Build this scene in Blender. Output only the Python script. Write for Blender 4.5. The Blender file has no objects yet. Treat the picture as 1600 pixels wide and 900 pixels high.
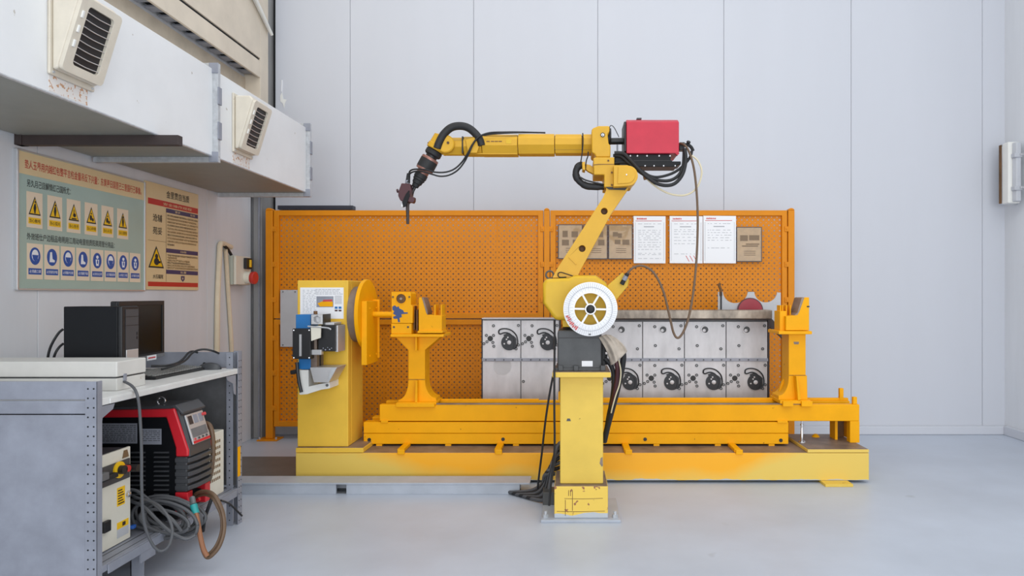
import bpy, math, random
from mathutils import Vector, Matrix
from mathutils.geometry import tessellate_polygon
R = random.Random(7)
SC = bpy.context.scene
COL = SC.collection
PI = math.pi

# ------------------------------------------------------------------ camera, world, lights, exposure
F, CX, CY, H = 1067.0, 893.0, 461.0, 1.24
cam_d = bpy.data.cameras.new('camera'); cam = bpy.data.objects.new('camera', cam_d); COL.objects.link(cam)
cam.location = (0, 0, H); cam.rotation_euler = (PI/2, 0, 0)
cam_d.sensor_width = 36; cam_d.lens = F/1600*36
cam_d.shift_x = (800-CX)/1600; cam_d.shift_y = (CY-450)/1600
cam_d.clip_start = 0.05
SC.camera = cam
wd = bpy.data.worlds.new('hall_daylight'); SC.world = wd; wd.use_nodes = True
bg = wd.node_tree.nodes['Background']; bg.inputs[0].default_value = (0.90, 0.95, 1.0, 1); bg.inputs[1].default_value = 0.85
def area(name, loc, target, sx, sy, power, col=(1, 1, 1)):
    l = bpy.data.lights.new(name, 'AREA'); l.shape = 'RECTANGLE'; l.size = sx; l.size_y = sy; l.energy = power; l.color = col
    o = bpy.data.objects.new(name, l); COL.objects.link(o); o.location = loc
    o.rotation_euler = (Vector(target)-Vector(loc)).to_track_quat('-Z', 'Y').to_euler()
    return o
area('ceiling_lamp_row', (-0.6, 3.2, 5.6), (-0.6, 3.6, 0), 4.5, 0.8, 40, (1.0, 0.98, 0.95))
area('ceiling_lamp_row', (1.6, 1.2, 5.8), (1.2, 2.6, 0), 5.0, 0.8, 46, (1.0, 0.98, 0.95))
area('ceiling_lamp_row', (0.6, -1.6, 5.2), (0.2, 4.5, 0.9), 6.0, 1.2, 40, (1.0, 0.99, 0.97))
area('frontal_fill', (1.2, -5.0, 1.7), (0.0, 5.0, 0.7), 9.0, 2.6, 320, (0.98, 0.99, 1.0))  # added fill light behind the camera, lifts the low camera-facing faces
vs = SC.view_settings
vs.view_transform = 'Standard'; vs.look = 'None'; vs.gamma = 1; vs.use_curve_mapping = False; vs.exposure = 0.0

# ------------------------------------------------------------------ helpers
def WX(x, Y): return (x-CX)*Y/F
def WZ(y, Y): return H-(y-CY)*Y/F
def W(x, y, Y): return Vector((WX(x, Y), Y, WZ(y, Y)))
def lin(c):
    c = c/255.0
    return c/12.92 if c <= 0.04045 else ((c+0.055)/1.055)**2.4
def rgb(t): return (lin(t[0]), lin(t[1]), lin(t[2]), 1)

MATS = {}
def mat(name, col, rough=0.5, metal=0.0, var=0.0, vscale=6.0, col2=None, chips=None, chip_amt=0.30, chip_scale=35, bump=0.0, bscale=60, spec=0.5,
        stretch=(1, 1, 1), coat=0.0, rvar=0.0):
    """paint or metal with mottled colour, worn spots and fine relief"""
    if name in MATS: return MATS[name]
    m = bpy.data.materials.new(name); m.use_nodes = True; nt = m.node_tree; b = nt.nodes['Principled BSDF']
    b.inputs['Roughness'].default_value = rough; b.inputs['Metallic'].default_value = metal
    b.inputs['Specular IOR Level'].default_value = spec; b.inputs['Coat Weight'].default_value = coat
    b.inputs['Base Color'].default_value = rgb(col)
    L = nt.links.new
    tc = nt.nodes.new('ShaderNodeTexCoord'); mp = nt.nodes.new('ShaderNodeMapping'); mp.inputs['Scale'].default_value = stretch
    L(tc.outputs['Object'], mp.inputs[0])
    out = None
    if var > 0 or col2:
        n = nt.nodes.new('ShaderNodeTexNoise'); n.inputs['Scale'].default_value = vscale; n.inputs['Detail'].default_value = 6; n.inputs['Roughness'].default_value = 0.6
        L(mp.outputs[0], n.inputs['Vector'])
        rp = nt.nodes.new('ShaderNodeValToRGB'); rp.color_ramp.elements[0].position = 0.32; rp.color_ramp.elements[1].position = 0.68
        c2 = col2 or tuple(max(0, c*(1-var)) for c in col)
        rp.color_ramp.elements[0].color = rgb(c2); rp.color_ramp.elements[1].color = rgb(col)
        L(n.outputs['Fac'], rp.inputs[0]); out = rp.outputs[0]
        if rvar:
            mr = nt.nodes.new('ShaderNodeMapRange'); mr.inputs['To Min'].default_value = rough-rvar; mr.inputs['To Max'].default_value = rough+rvar
            L(n.outputs['Fac'], mr.inputs['Value']); L(mr.outputs[0], b.inputs['Roughness'])
    if chips:
        n2 = nt.nodes.new('ShaderNodeTexNoise'); n2.inputs['Scale'].default_value = chip_scale; n2.inputs['Detail'].default_value = 3
        L(tc.outputs['Object'], n2.inputs['Vector'])
        r2 = nt.nodes.new('ShaderNodeValToRGB'); e = r2.color_ramp.elements
        e[0].position = chip_amt-0.015; e[1].position = chip_amt+0.015; e[0].color = (1, 1, 1, 1); e[1].color = (0, 0, 0, 1)
        L(n2.outputs['Fac'], r2.inputs[0])
        mx = nt.nodes.new('ShaderNodeMix'); mx.data_type = 'RGBA'
        L(r2.outputs[0], mx.inputs[0]); mx.inputs[7].default_value = rgb(chips)
        if out: L(out, mx.inputs[6])
        else: mx.inputs[6].default_value = rgb(col)
        out = mx.outputs[2]
    if out: L(out, b.inputs['Base Color'])
    if bump:
        n3 = nt.nodes.new('ShaderNodeTexNoise'); n3.inputs['Scale'].default_value = bscale; n3.inputs['Detail'].default_value = 4
        L(mp.outputs[0], n3.inputs['Vector'])
        bp = nt.nodes.new('ShaderNodeBump'); bp.inputs['Strength'].default_value = bump; bp.inputs['Distance'].default_value = 0.01
        L(n3.outputs['Fac'], bp.inputs['Height']); L(bp.outputs[0], b.inputs['Normal'])
    MATS[name] = m
    return m

class G:
    """collects shapes for ONE mesh"""
    def __init__(s): s.v = []; s.f = []
    def add(s, vs, fs):
        o = len(s.v); s.v += [tuple(p) for p in vs]; s.f += [tuple(i+o for i in f) for f in fs]; return s
    def box(s, x0, x1, y0, y1, z0, z1, M=None):
        vs = [Vector(p) for p in ((x0, y0, z0), (x1, y0, z0), (x1, y1, z0), (x0, y1, z0), (x0, y0, z1), (x1, y0, z1), (x1, y1, z1), (x0, y1, z1))]
        if M: vs = [M @ p for p in vs]
        return s.add(vs, [(0, 3, 2, 1), (4, 5, 6, 7), (0, 1, 5, 4), (1, 2, 6, 5), (2, 3, 7, 6), (3, 0, 4, 7)])
    def pbox(s, x0, x1, y0, y1, Y0, Y1):        # outline measured at the near face depth Y0
        return s.box(WX(x0, Y0), WX(x1, Y0), Y0, Y1, WZ(y1, Y0), WZ(y0, Y0))
    def prism(s, pts, a0, a1, axis='y', holes=(), M=None):
        loops = [list(pts)]+[list(h) for h in holes]
        flat = [p for l in loops for p in l]
        tri = tessellate_polygon([[Vector((p[0], p[1], 0)) for p in l] for l in loops])
        def P(p, a):
            q = {'y': (p[0], a, p[1]), 'x': (a, p[0], p[1]), 'z': (p[0], p[1], a)}[axis]
            return M @ Vector(q) if M else Vector(q)
        n = len(flat); vs = [P(p, a0) for p in flat]+[P(p, a1) for p in flat]; fs = []
        if len(loops) == 1:
            fs += [tuple(range(n)), tuple(range(2*n-1, n-1, -1))]
        else:
            for t in tri: fs += [tuple(t), tuple(i+n for i in reversed(t))]
        o = 0
        for l in loops:
            k = len(l)
            for i in range(k):
                a, b = o+i, o+(i+1) % k
                fs.append((a, b, b+n, a+n))
            o += k
        return s.add(vs, fs)
    def pprism(s, px, Y0, Y1, holes=()):
        c = lambda l: [(WX(x, Y0), WZ(y, Y0)) for x, y in l]
        return s.prism(c(px), Y0, Y1, 'y', [c(h) for h in holes])
    def lathe(s, prof, o, d, n=28):
        """prof: (radius, distance along d) list"""
        d = Vector(d).normalized(); o = Vector(o); u = d.orthogonal().normalized(); w = d.cross(u); vs = []; fs = []
        m = len(prof)
        for r, h in prof:
            for k in range(n):
                a = 2*PI*k/n; vs.append(o+d*h+(u*math.cos(a)+w*math.sin(a))*max(r, 1e-5))
        for i in range(m-1):
            for k in range(n):
                k2 = (k+1) % n; fs.append((i*n+k, i*n+k2, (i+1)*n+k2, (i+1)*n+k))
        if prof[0] != prof[-1]:
            fs.append(tuple(range(n-1, -1, -1))); fs.append(tuple((m-1)*n+k for k in range(n)))
        return s.add(vs, fs)
    def cyl(s, p0, p1, r, r1=None, n=20):
        p0, p1 = Vector(p0), Vector(p1)
        return s.lathe([(r, 0), (r if r1 is None else r1, (p1-p0).length)], p0, p1-p0, n)
    def ring(s, o, d, r0, r1, h, n=28):
        return s.lathe([(r0, 0), (r1, 0), (r1, h), (r0, h), (r0, 0)], o, d, n)
    def tube(s, path, r, n=8, sm=5, flat=None):
        P = [Vector(p) for p in path]
        if sm > 1 and len(P) > 2:
            Q = []
            for i in range(len(P)-1):
                a, b, c, d = P[max(i-1, 0)], P[i], P[i+1], P[min(i+2, len(P)-1)]
                for k in range(sm):
                    t = k/sm
                    Q.append(0.5*((2*b)+(c-a)*t+(2*a-5*b+4*c-d)*t*t+(3*b-a-3*c+d)*t**3))
            Q.append(P[-1]); P = Q
        u = None; vs = []; fs = []; m = len(P)
        for i, p in enumerate(P):
            t = (P[min(i+1, m-1)]-P[max(i-1, 0)]).normalized()
            u = t.orthogonal().normalized() if u is None else (u-t*u.dot(t)).normalized()
            w = t.cross(u); rr = r[min(int(i/(m-1)*(len(r)-1)+0.5), len(r)-1)] if isinstance(r, (list, tuple)) else r
            for k in range(n):
                a = 2*PI*k/n; vs.append(p+(u*math.cos(a)+w*math.sin(a))*rr)
        for i in range(m-1):
            for k in range(n):
                k2 = (k+1) % n; fs.append((i*n+k, i*n+k2, (i+1)*n+k2, (i+1)*n+k))
        fs.append(tuple(range(n-1, -1, -1))); fs.append(tuple((m-1)*n+k for k in range(n)))
        return s.add(vs, fs)
    def ptube(s, px, r, Y=None, n=8, sm=5):
        return s.tube([W(p[0], p[1], p[2] if len(p) > 2 else Y) for p in px], r, n, sm)

ORG = {}
def mesh(name, g, m, org, ang=32):
    me = bpy.data.meshes.new(name)
    me.from_pydata([(x-org[0], y-org[1], z-org[2]) for x, y, z in g.v], [], g.f)
    import bmesh
    bm = bmesh.new(); bm.from_mesh(me); bmesh.ops.recalc_face_normals(bm, faces=bm.faces); bm.to_mesh(me); bm.free()
    me.polygons.foreach_set('use_smooth', [True]*len(me.polygons)); me.set_sharp_from_angle(angle=math.radians(ang))
    me.materials.append(m)
    return me
def props(o, label=None, cat=None, group=None, kind=None):
    if label: o['label'] = label
    if cat: o['category'] = cat
    if group: o['group'] = group
    if kind: o['kind'] = kind
    return o
def thing(name, loc, label, cat, group=None):
    o = bpy.data.objects.new(name, None); COL.objects.link(o); o.location = loc; o.empty_display_size = 0.05
    ORG[o] = tuple(loc); return props(o, label, cat, group)
def part(name, g, m, parent=None, bev=0.0, label=None, kind=None, ang=32, org=None, cat=None, group=None, seg=2):
    """one mesh; a child when parent is given"""
    if parent is not None: org = ORG[parent]
    elif org is None:
        n = len(g.v); org = (sum(p[0] for p in g.v)/n, sum(p[1] for p in g.v)/n, min(p[2] for p in g.v))
    o = bpy.data.objects.new(name, mesh(name, g, m, org, ang)); COL.objects.link(o); ORG[o] = tuple(org)
    if parent is not None: o.parent = parent
    else: o.location = org
    if bev:
        b = o.modifiers.new('bevel', 'BEVEL'); b.width = bev; b.segments = seg; b.limit_method = 'ANGLE'; b.angle_limit = math.radians(40); b.harden_normals = True
    return props(o, label, cat, group, kind)
def piece(name, me, parent, at, rot=None):
    """a repeated small part that shares mesh data; at is in world coordinates"""
    o = bpy.data.objects.new(name, me); COL.objects.link(o); o.parent = parent
    q = ORG[parent]; o.location = (at[0]-q[0], at[1]-q[1], at[2]-q[2])
    if rot: o.rotation_euler = rot
    return o
def text_geo(body, size, width=None, height=None, bold=0.005):
    cu = bpy.data.curves.new('lettering', 'FONT'); cu.body = body; cu.size = size; cu.resolution_u = 2; cu.offset = bold*size
    o = bpy.data.objects.new('lettering', cu); COL.objects.link(o)
    dg = bpy.context.evaluated_depsgraph_get(); dg.update()
    me = bpy.data.meshes.new_from_object(o.evaluated_get(dg))
    vs = [tuple(v.co) for v in me.vertices]; fs = [tuple(p.vertices) for p in me.polygons]
    bpy.data.objects.remove(o); bpy.data.curves.remove(cu); bpy.data.meshes.remove(me)
    if not vs: return [], []
    x0 = min(v[0] for v in vs); x1 = max(v[0] for v in vs); y0 = min(v[1] for v in vs); y1 = max(v[1] for v in vs)
    kx = (width/(x1-x0)) if width else 1; ky = (height/(y1-y0)) if height else (kx if width else 1)
    return [((x-x0)*kx, (y-y0)*ky) for x, y, z in vs], fs
def text_on_left_wall(g, body, X, y0, z0, width, height, mirror=False):
    """lettering on a plane facing +X, running along +Y"""
    vs, fs = text_geo(body, 0.05, width, height)
    g.add([(X, y0+a, z0+b) for a, b in vs], fs)
def text_front(g, body, x0, Y, z0, width, height):
    vs, fs = text_geo(body, 0.05, width, height)
    g.add([(x0+a, Y, z0+b) for a, b in vs], fs)
def circ(cx, cy, r, n=20, ry=None, a0=0.0):
    return [(cx+r*math.cos(a0+2*PI*k/n), cy+(ry or r)*math.sin(a0+2*PI*k/n)) for k in range(n)]
def arc(cx, cy, r, a, b, n=8):
    return [(cx+r*math.cos(math.radians(a+(b-a)*k/n)), cy+r*math.sin(math.radians(a+(b-a)*k/n))) for k in range(n+1)]

# ------------------------------------------------------------------ materials
m_wall = mat('back_wall_coating', (203, 206, 214), 0.5, var=0.015, vscale=1.5, bump=0.02, bscale=200, stretch=(1, 1, 0.15))
m_lwall = mat('side_wall_coating', (224, 227, 232), 0.5, var=0.05, vscale=3, stretch=(1, 1, 0.12))
m_joint = mat('joint_sealant', (184, 188, 198), 0.7)
m_dark_gap = mat('dark_gap', (28, 30, 34), 0.8)
m_floor = mat('grey_epoxy_floor', (192, 200, 213), 0.38, var=0.07, vscale=1.3, bump=0.015, bscale=14, spec=0.4, rvar=0.08, chips=(160, 166, 174), chip_amt=0.27, chip_scale=2.0)
m_beige = mat('aged_cream_paint', (222, 210, 192), 0.55, var=0.06, vscale=4)
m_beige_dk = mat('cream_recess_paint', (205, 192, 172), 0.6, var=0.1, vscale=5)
m_colmn = mat('grey_corner_steel', (158, 158, 158), 0.55, var=0.15, vscale=5, stretch=(1, 1, 0.2))
m_duct = mat('white_duct_sheet', (232, 234, 236), 0.42, var=0.03, vscale=3, chips=(190, 186, 180), chip_amt=0.26, chip_scale=18)
m_ductb = mat('darker_duct_underside', (160, 159, 150), 0.55, 0.2, var=0.06, vscale=4)  # underside sheet has its own tone, darker than the white duct body
m_flange = mat('galvanised_flange', (205, 208, 212), 0.4, 0.4, var=0.12, vscale=30)
m_vent = mat('cream_plastic', (222, 214, 198), 0.45, var=0.05, vscale=12, chips=(150, 130, 105), chip_amt=0.27, chip_scale=22)
m_rust = mat('peeled_rusty_paint', (226, 222, 218), 0.6, chips=(196, 152, 118), chip_amt=0.43, chip_scale=55)
m_black = mat('black_plastic', (26, 27, 30), 0.45)
m_blackm = mat('black_rubber', (32, 33, 36), 0.6, var=0.2, vscale=20)
m_brown = mat('dark_brown_angle_iron', (62, 50, 48), 0.55, var=0.15)
m_fence = mat('orange_fence_paint', (226, 140, 4), 0.5, spec=0.3, var=0.04, vscale=5)
m_sheet = mat('perforated_orange_sheet', (222, 134, 4), 0.5, spec=0.3, var=0.04, vscale=3)
m_vivid = mat('vivid_yellow_paint', (250, 176, 0), 0.5, spec=0.22, var=0.05, vscale=5, chips=(120, 78, 20), chip_amt=0.245, chip_scale=26)
m_pale = mat('pale_yellow_paint', (234, 198, 86), 0.48, spec=0.35, var=0.06, vscale=4, chips=(140, 105, 40), chip_amt=0.24, chip_scale=24)
m_pillar = mat('headstock_yellow_paint', (242, 196, 70), 0.48, spec=0.3, var=0.05, vscale=4, chips=(170, 128, 50), chip_amt=0.24, chip_scale=24)
m_case = mat('yellowed_white_case', (214, 213, 208), 0.5, var=0.05, vscale=6, chips=(186, 178, 164), chip_amt=0.27, chip_scale=14)
m_palec = mat('chipped_pale_yellow_paint', (232, 196, 82), 0.5, var=0.05, vscale=8, chips=(134, 84, 58), chip_amt=0.31, chip_scale=22)
m_robot = mat('robot_yellow_paint', (218, 168, 44), 0.42, var=0.05, vscale=6, spec=0.35)
m_robot2 = mat('robot_base_yellow_paint', (220, 178, 42), 0.42, var=0.05, vscale=6, spec=0.35)
m_dirty = mat('greasy_steel_deck', (150, 132, 118), 0.5, 0.2, var=0.3, vscale=7, col2=(108, 94, 86))
m_brownst = mat('rusty_channel', (120, 84, 46), 0.6, var=0.3, vscale=9)
m_steel = mat('scuffed_stainless_steel', (206, 205, 208), 0.40, 0.22, var=0.15, vscale=7, stretch=(1, 1, 0.4), rvar=0.1)
m_rawbar = mat('heat_stained_steel', (172, 160, 146), 0.42, 0.5, col2=(92, 84, 76), vscale=9, stretch=(1, 1, 0.5))
m_galv = mat('galvanised_sheet', (152, 156, 168), 0.5, 0.2, var=0.1, vscale=9)
m_galvd = mat('dark_galvanised_sheet', (128, 130, 133), 0.5, 0.3, var=0.22, vscale=6)
m_white = mat('white_paint', (236, 236, 232), 0.45, var=0.03, vscale=8)
m_bench = mat('worn_white_bench_top', (222, 222, 220), 0.42, var=0.06, vscale=8)
m_paper = mat('white_paper', (240, 241, 244), 0.55)
m_ink = mat('grey_ink', (176, 178, 184), 0.7)
m_inkd = mat('black_ink', (44, 44, 48), 0.7)
m_redink = mat('red_ink', (204, 70, 72), 0.6)
m_red = mat('red_feeder_paint', (198, 50, 70), 0.42, spec=0.35, var=0.06, vscale=10)
m_cam = mat('dark_cam_steel', (40, 43, 48), 0.45, 0.2)
m_deepred = mat('deep_red_paint', (158, 30, 50), 0.4, var=0.06, vscale=10)
m_redw = mat('red_welder_plastic', (202, 36, 48), 0.35)
m_dgrey = mat('dark_grey_casting', (82, 84, 86), 0.5, var=0.18, vscale=9)
m_dgrey2 = mat('charcoal_plastic', (66, 68, 72), 0.42)
m_wblack = mat('black_sheet_metal', (15, 17, 21), 0.45, spec=0.25)
m_cream = mat('cream_cabinet_paint', (229, 225, 210), 0.42, var=0.04, vscale=6)
m_blue = mat('blue_anodised', (36, 120, 190), 0.4, var=0.1)
m_alu = mat('brushed_aluminium', (205, 206, 208), 0.35, 0.6)
m_chrome = mat('chrome', (215, 215, 218), 0.18, 0.95)
m_maroon = mat('maroon_torch_body', (72, 37, 43), 0.4, 0.2)
m_copper = mat('coppery_ring', (150, 108, 98), 0.35, 0.6)
m_spool = mat('white_spool_plastic', (236, 237, 239), 0.4)
m_hosebr = mat('brown_cable_sheath', (104, 82, 62), 0.5)
m_hosebe = mat('beige_clear_hose', (214, 203, 172), 0.35)
m_hosegr = mat('grey_cable_sheath', (82, 84, 88), 0.5)
m_key = mat('worn_grey_keys', (150, 150, 148), 0.5, var=0.2, vscale=40)
m_rag = mat('beige_canvas', (196, 184, 170), 0.85, var=0.14, vscale=18, bump=0.2, bscale=120)
m_tan = mat('tan_paper_in_sleeve', (172, 138, 92), 0.3, var=0.12, vscale=14, coat=0.35)
m_tan2 = mat('tan_print', (118, 94, 66), 0.4)
m_navy = mat('navy_sleeve_edge', (50, 54, 66), 0.4)
m_post1 = mat('cream_board', (232, 208, 162), 0.3, var=0.03, vscale=5)
m_postg = mat('pale_green_board', (172, 194, 184), 0.22, var=0.03, vscale=4)
m_card = mat('cream_card', (238, 220, 194), 0.4)
m_yel = mat('sign_yellow', (246, 196, 26), 0.4)
m_sblue = mat('sign_blue', (30, 84, 164), 0.4)
m_snavy = mat('sign_navy', (62, 62, 104), 0.4)
m_sred = mat('sign_red', (198, 54, 48), 0.4)
m_trunk = mat('cream_trunking', (228, 212, 184), 0.5, var=0.05, vscale=10)
m_box = mat('pale_green_grey_enclosure', (196, 200, 188), 0.5, var=0.05)
m_plategr = mat('light_grey_plate', (196, 198, 202), 0.5, var=0.05)
m_mat = mat('dark_rubber_floor_plate', (112, 108, 104), 0.5, var=0.12, vscale=5)
m_chan = mat('grey_painted_channel', (178, 185, 196), 0.4, var=0.08, vscale=6)
m_screen = mat('dark_screen_glass', (12, 12, 11), 0.3, spec=0.3)
m_lampw = mat('grey_lamp_body', (196, 199, 206), 0.4, var=0.06)
m_bluechip = mat('blue_undercoat', (58, 80, 132), 0.6)
m_orangehose = mat('copper_brown_hose', (146, 98, 68), 0.5)
m_teal = mat('teal_connector', (40, 150, 150), 0.4)

# ================================================================== the setting
YW, XL, XR = 6.10, -2.76, 3.87
def struct(name, g, m, bev=0, org=(0, 0, 0)): return part(name, g, m, None, bev, kind='structure', org=org)
floor = struct('floor', G().box(XL-0.2, 6.5, -4, YW+0.2, -0.12, 0), m_floor)
wall_back = struct('wall_back', G().box(WX(430, YW), XR+0.1, YW+0.012, YW+0.14, 0, 5.2), m_joint)
js = [430, 547, 740, 934, 1131, 1330, 1535, 1572]
for a, b in zip(js, js[1:]):
    part('panel', G().box(WX(a, YW)+0.0016, WX(b, YW)-0.0016, YW, YW+0.012, 0, 5.2), m_wall, wall_back, 0.002)
g = G().box(WX(430, YW), XR, YW-0.045, YW, 0, 0.075)
struct('baseboard_back', g, m_wall, 0.008)
wall_left = struct('wall_left', G().box(XL-0.14, XL-0.01, -3, YW+0.14, 0, 5.2), m_joint)
ys = [-3, -1.39, 0.25, 1.89, 3.53, 5.17, 5.88]
for a, b in zip(ys, ys[1:]):
    part('panel', G().box(XL-0.01, XL, a+0.002, b-0.002, 0, 5.2), m_lwall, wall_left, 0.002)
wall_right = struct('wall_right', G().box(XR, XR+0.14, 3.6, YW+0.14, 0, 5.2), m_lwall)
struct('baseboard_right', G().box(XR-0.04, XR, 3.6, YW-0.045, 0, 0.08), m_wall, 0.006)
# corner: grey steel column, dark slot beside the back wall
col = struct('trim_1', G().box(XL-0.01, -2.675, 5.90, YW+0.1, 0, 5.2), m_colmn, 0.004)
part('rib', G().box(-2.70, -2.688, 5.885, 5.90, 0, 5.2), m_galv, col)
part('rib', G().box(-2.755, -2.748, 5.885, 5.90, 0, 5.2), m_galvd, col)
struct('trim_2', G().box(-2.675, WX(430, YW), YW+0.03, YW+0.12, 0, 5.2), m_dark_gap)
# cream upper casing along the side wall with a louvred underside
XB = -2.62
z0, z1 = 3.07, 3.21
cas = struct('trim_3', G().box(XB-0.02, XB, -2, 5.75, z0, z1), m_beige, 0.003)
part('seam', G().box(XB-0.10, XB-0.012, -2, 5.75, z1, z1+0.022), m_dark_gap, cas)
part('upper_panel', G().box(XL, XB, -2, 5.75, z1+0.022, 5.2), m_beige, cas, 0.003)
part('end_column', G().box(XL, XB+0.0, 5.752, 5.90, 2.4, 5.2), m_beige, cas, 0.003)
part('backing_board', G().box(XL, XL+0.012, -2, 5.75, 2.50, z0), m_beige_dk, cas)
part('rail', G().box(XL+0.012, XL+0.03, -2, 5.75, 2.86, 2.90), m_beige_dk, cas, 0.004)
part('soffit', G().box(XL+0.012, XB-0.02, -2, 5.75, z0+0.05, z0+0.06), m_dark_gap, cas)
sl = mesh('slat', G().box(-0.055, 0.055, -0.044, 0.044, 0, 0.012), m_galv, (0, 0, 0))
for k in range(34):
    piece('slat', sl, cas, (XL+0.075, 5.66-0.155*k, z0+0.018))
for k in range(2):
    part('conduit', G().tube([(-2.60+0.03*k, 4.4, 3.92-0.02*k), (-2.60+0.03*k, 5.3, 3.78-0.02*k), (-2.61+0.02*k, 5.9, 3.52-0.03*k)], 0.014), m_white, cas)
# black angle lying along the back wall above the fence
part('wall_bracket_bar', G().box(WX(432, 6.0), WX(550, 6.0), 6.02, YW, WZ(327, 6.02), WZ(321, 6.02)), m_navy, None, 0.002,
     label='black steel bar fixed to the back wall just above the fence', cat='bar')
tp = thing('torn_tape', (WX(437, YW), YW, 2.9), 'torn scrap of white tape on back wall above the duct', 'tape')
part('strip', G().prism([(-2.60+WX(0, 0)+0.0, 3.02), (-2.585, 3.05), (-2.575, 2.99), (-2.545, 2.985), (-2.56, 2.95), (-2.565, 2.91), (-2.578, 2.95), (-2.60, 2.97)], YW-0.004, YW), m_white, tp)
part('curl', G().prism([(-2.585, 3.05), (-2.58, 3.16), (-2.588, 3.16), (-2.592, 3.06)], YW-0.006, YW), m_paper, tp)

# ------------------------------------------------------------------ air duct with two outlets
XD, ZD0, ZD1 = -2.06, 2.034, 2.54
def duct_section(y0, y1, label):
    t = thing('air_duct', (XD, y1, ZD0), label, 'duct', 'white duct sections along the side wall')
    part('duct_body', G().box(XL+0.014, XD, y0, y1, ZD0+0.004, ZD1), m_duct, t, 0.004)
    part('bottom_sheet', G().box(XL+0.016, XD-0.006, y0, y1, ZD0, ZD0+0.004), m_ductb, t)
    for yy in ((y1,) if True else ()):
        g = G(); e = 0.032; d = 0.012
        def fr(ya, yb):
            g.box(XL+0.014, XD+e, ya, yb, ZD0-e, ZD0); g.box(XD, XD+e, ya, yb, ZD0, ZD1); g.box(XL+0.014, XD+e, ya, yb, ZD1, ZD1+e)
        fr(yy-0.034, yy-0.004); part('flange', g, m_flange, t, 0.002)
        for zz in (ZD0-e, ZD1+e-0.06): part('corner_plate', G().box(XD+e-0.05, XD+e+0.004, yy-0.040, yy-0.034, zz, zz+0.06), m_galv, t, 0.003)
        for zz in (ZD0+0.10, ZD0+0.30): part('flange_clip', G().box(XD+e, XD+e+0.007, yy-0.04, yy+0.0, zz, zz+0.10), m_galv, t, 0.002)
    part('bottom_seam', G().tube([(XD-0.004, y0, ZD0+0.004), (XD-0.004, y1-0.04, ZD0+0.004)], 0.006, 6, 1), m_flange, t)
    return t
duct_section(0.9, 3.95, 'long white sheet metal duct section nearest the camera with large outlet')
duct_section(3.952, 5.33, 'short white duct section ending in an open flange near back wall')
def vent(y0, label):
    w = 0.235; zb, zt = 2.13, 2.44
    t = thing('air_outlet', (XD, y0, zb), label, 'vent', 'slanted outlets on the duct')
    part('wall_flange', G().box(XD, XD+0.012, y0-0.01, y0+w+0.01, zb-0.02, zt+0.03), m_vent, t, 0.006)
    # tapered hood: side profile in XZ, open slanted face carries the grille
    prof = [(XD+0.012, zb), (XD+0.035, zb+0.005), (XD+0.125, zt-0.01), (XD+0.105, zt+0.015), (XD+0.012, zt+0.015)]
    part('hood', G().prism(prof, y0, y0+w, 'y'), m_vent, t, 0.010, seg=3)
    a, b = Vector((XD+0.035, 0, zb+0.005)), Vector((XD+0.125, 0, zt-0.01))
    u = (b-a).normalized(); n = Vector((u.z, 0, -u.x)); L = (b-a).length
    M = Matrix(((u.x, 0, n.x, a.x), (0, 1, 0, y0), (u.z, 0, n.z, a.z), (0, 0, 0, 1)))       # local x up the face, y along duct, z outwards
    def rr(x0, x1, ya, yb, r):
        return arc(x1-r, yb-r, r, 0, 90, 5)+arc(x0+r, yb-r, r, 90, 180, 5)+arc(x0+r, ya+r, r, 180, 270, 5)+arc(x1-r, ya+r, r, 270, 360, 5)
    part('front_frame', G().prism(rr(0, L, 0, w, 0.02), 0.0, 0.016, 'z', [rr(0.035, L-0.03, 0.045, w-0.04, 0.016)], M), m_vent, t, 0.004)
    part('dark_opening', G().prism(rr(0.033, L-0.028, 0.043, w-0.038, 0.016), 0.001, 0.003, 'z', (), M), m_black, t)
    for k in range(8):
        x = 0.05+k*(L-0.09)/7.5
        part('slat', G().tube([M @ Vector((x, 0.042, 0.012)), M @ Vector((x-0.004, w/2, 0.013)), M @ Vector((x, w-0.038, 0.012))], 0.0022, 6, 3), m_alu, t)
    for k, yy in enumerate((0.06, 0.13, 0.19)):
        part('tab', G().box(0.10+0.06*k, 0.13+0.06*k, 0.014, 0.026, 0.014, 0.022, M), m_white, t, 0.003)
    part('screw', G().cyl((XD+0.012, y0+0.008, zb-0.008), (XD+0.017, y0+0.008, zb-0.008), 0.005, n=10), m_flange, t)
    part('screw', G().cyl((XD+0.012, y0+w-0.008, zb-0.008), (XD+0.017, y0+w-0.008, zb-0.008), 0.005, n=10), m_flange, t)
    part('rust_patch', G().box(XD, XD+0.0012, y0+0.0, y0+w-0.02, ZD0+0.012, zb-0.02), m_rust, t, label='rust bleeding through peeled paint below the outlet')
vent(2.69, 'large cream slanted air outlet nearest the camera, rust stained below')
vent(4.15, 'small cream slanted air outlet on the far duct section')
br = thing('duct_bracket', (XL, 3.40, 2.0), 'dark brown angle iron bracket carrying the white duct', 'bracket')
part('arm', G().box(XL, -1.95, 3.385, 3.425, 1.985, 2.034), m_brown, br, 0.002)
part('upright', G().box(XL, XL+0.035, 3.38, 3.43, 1.985, 2.05), m_brown, br, 0.002)

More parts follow.
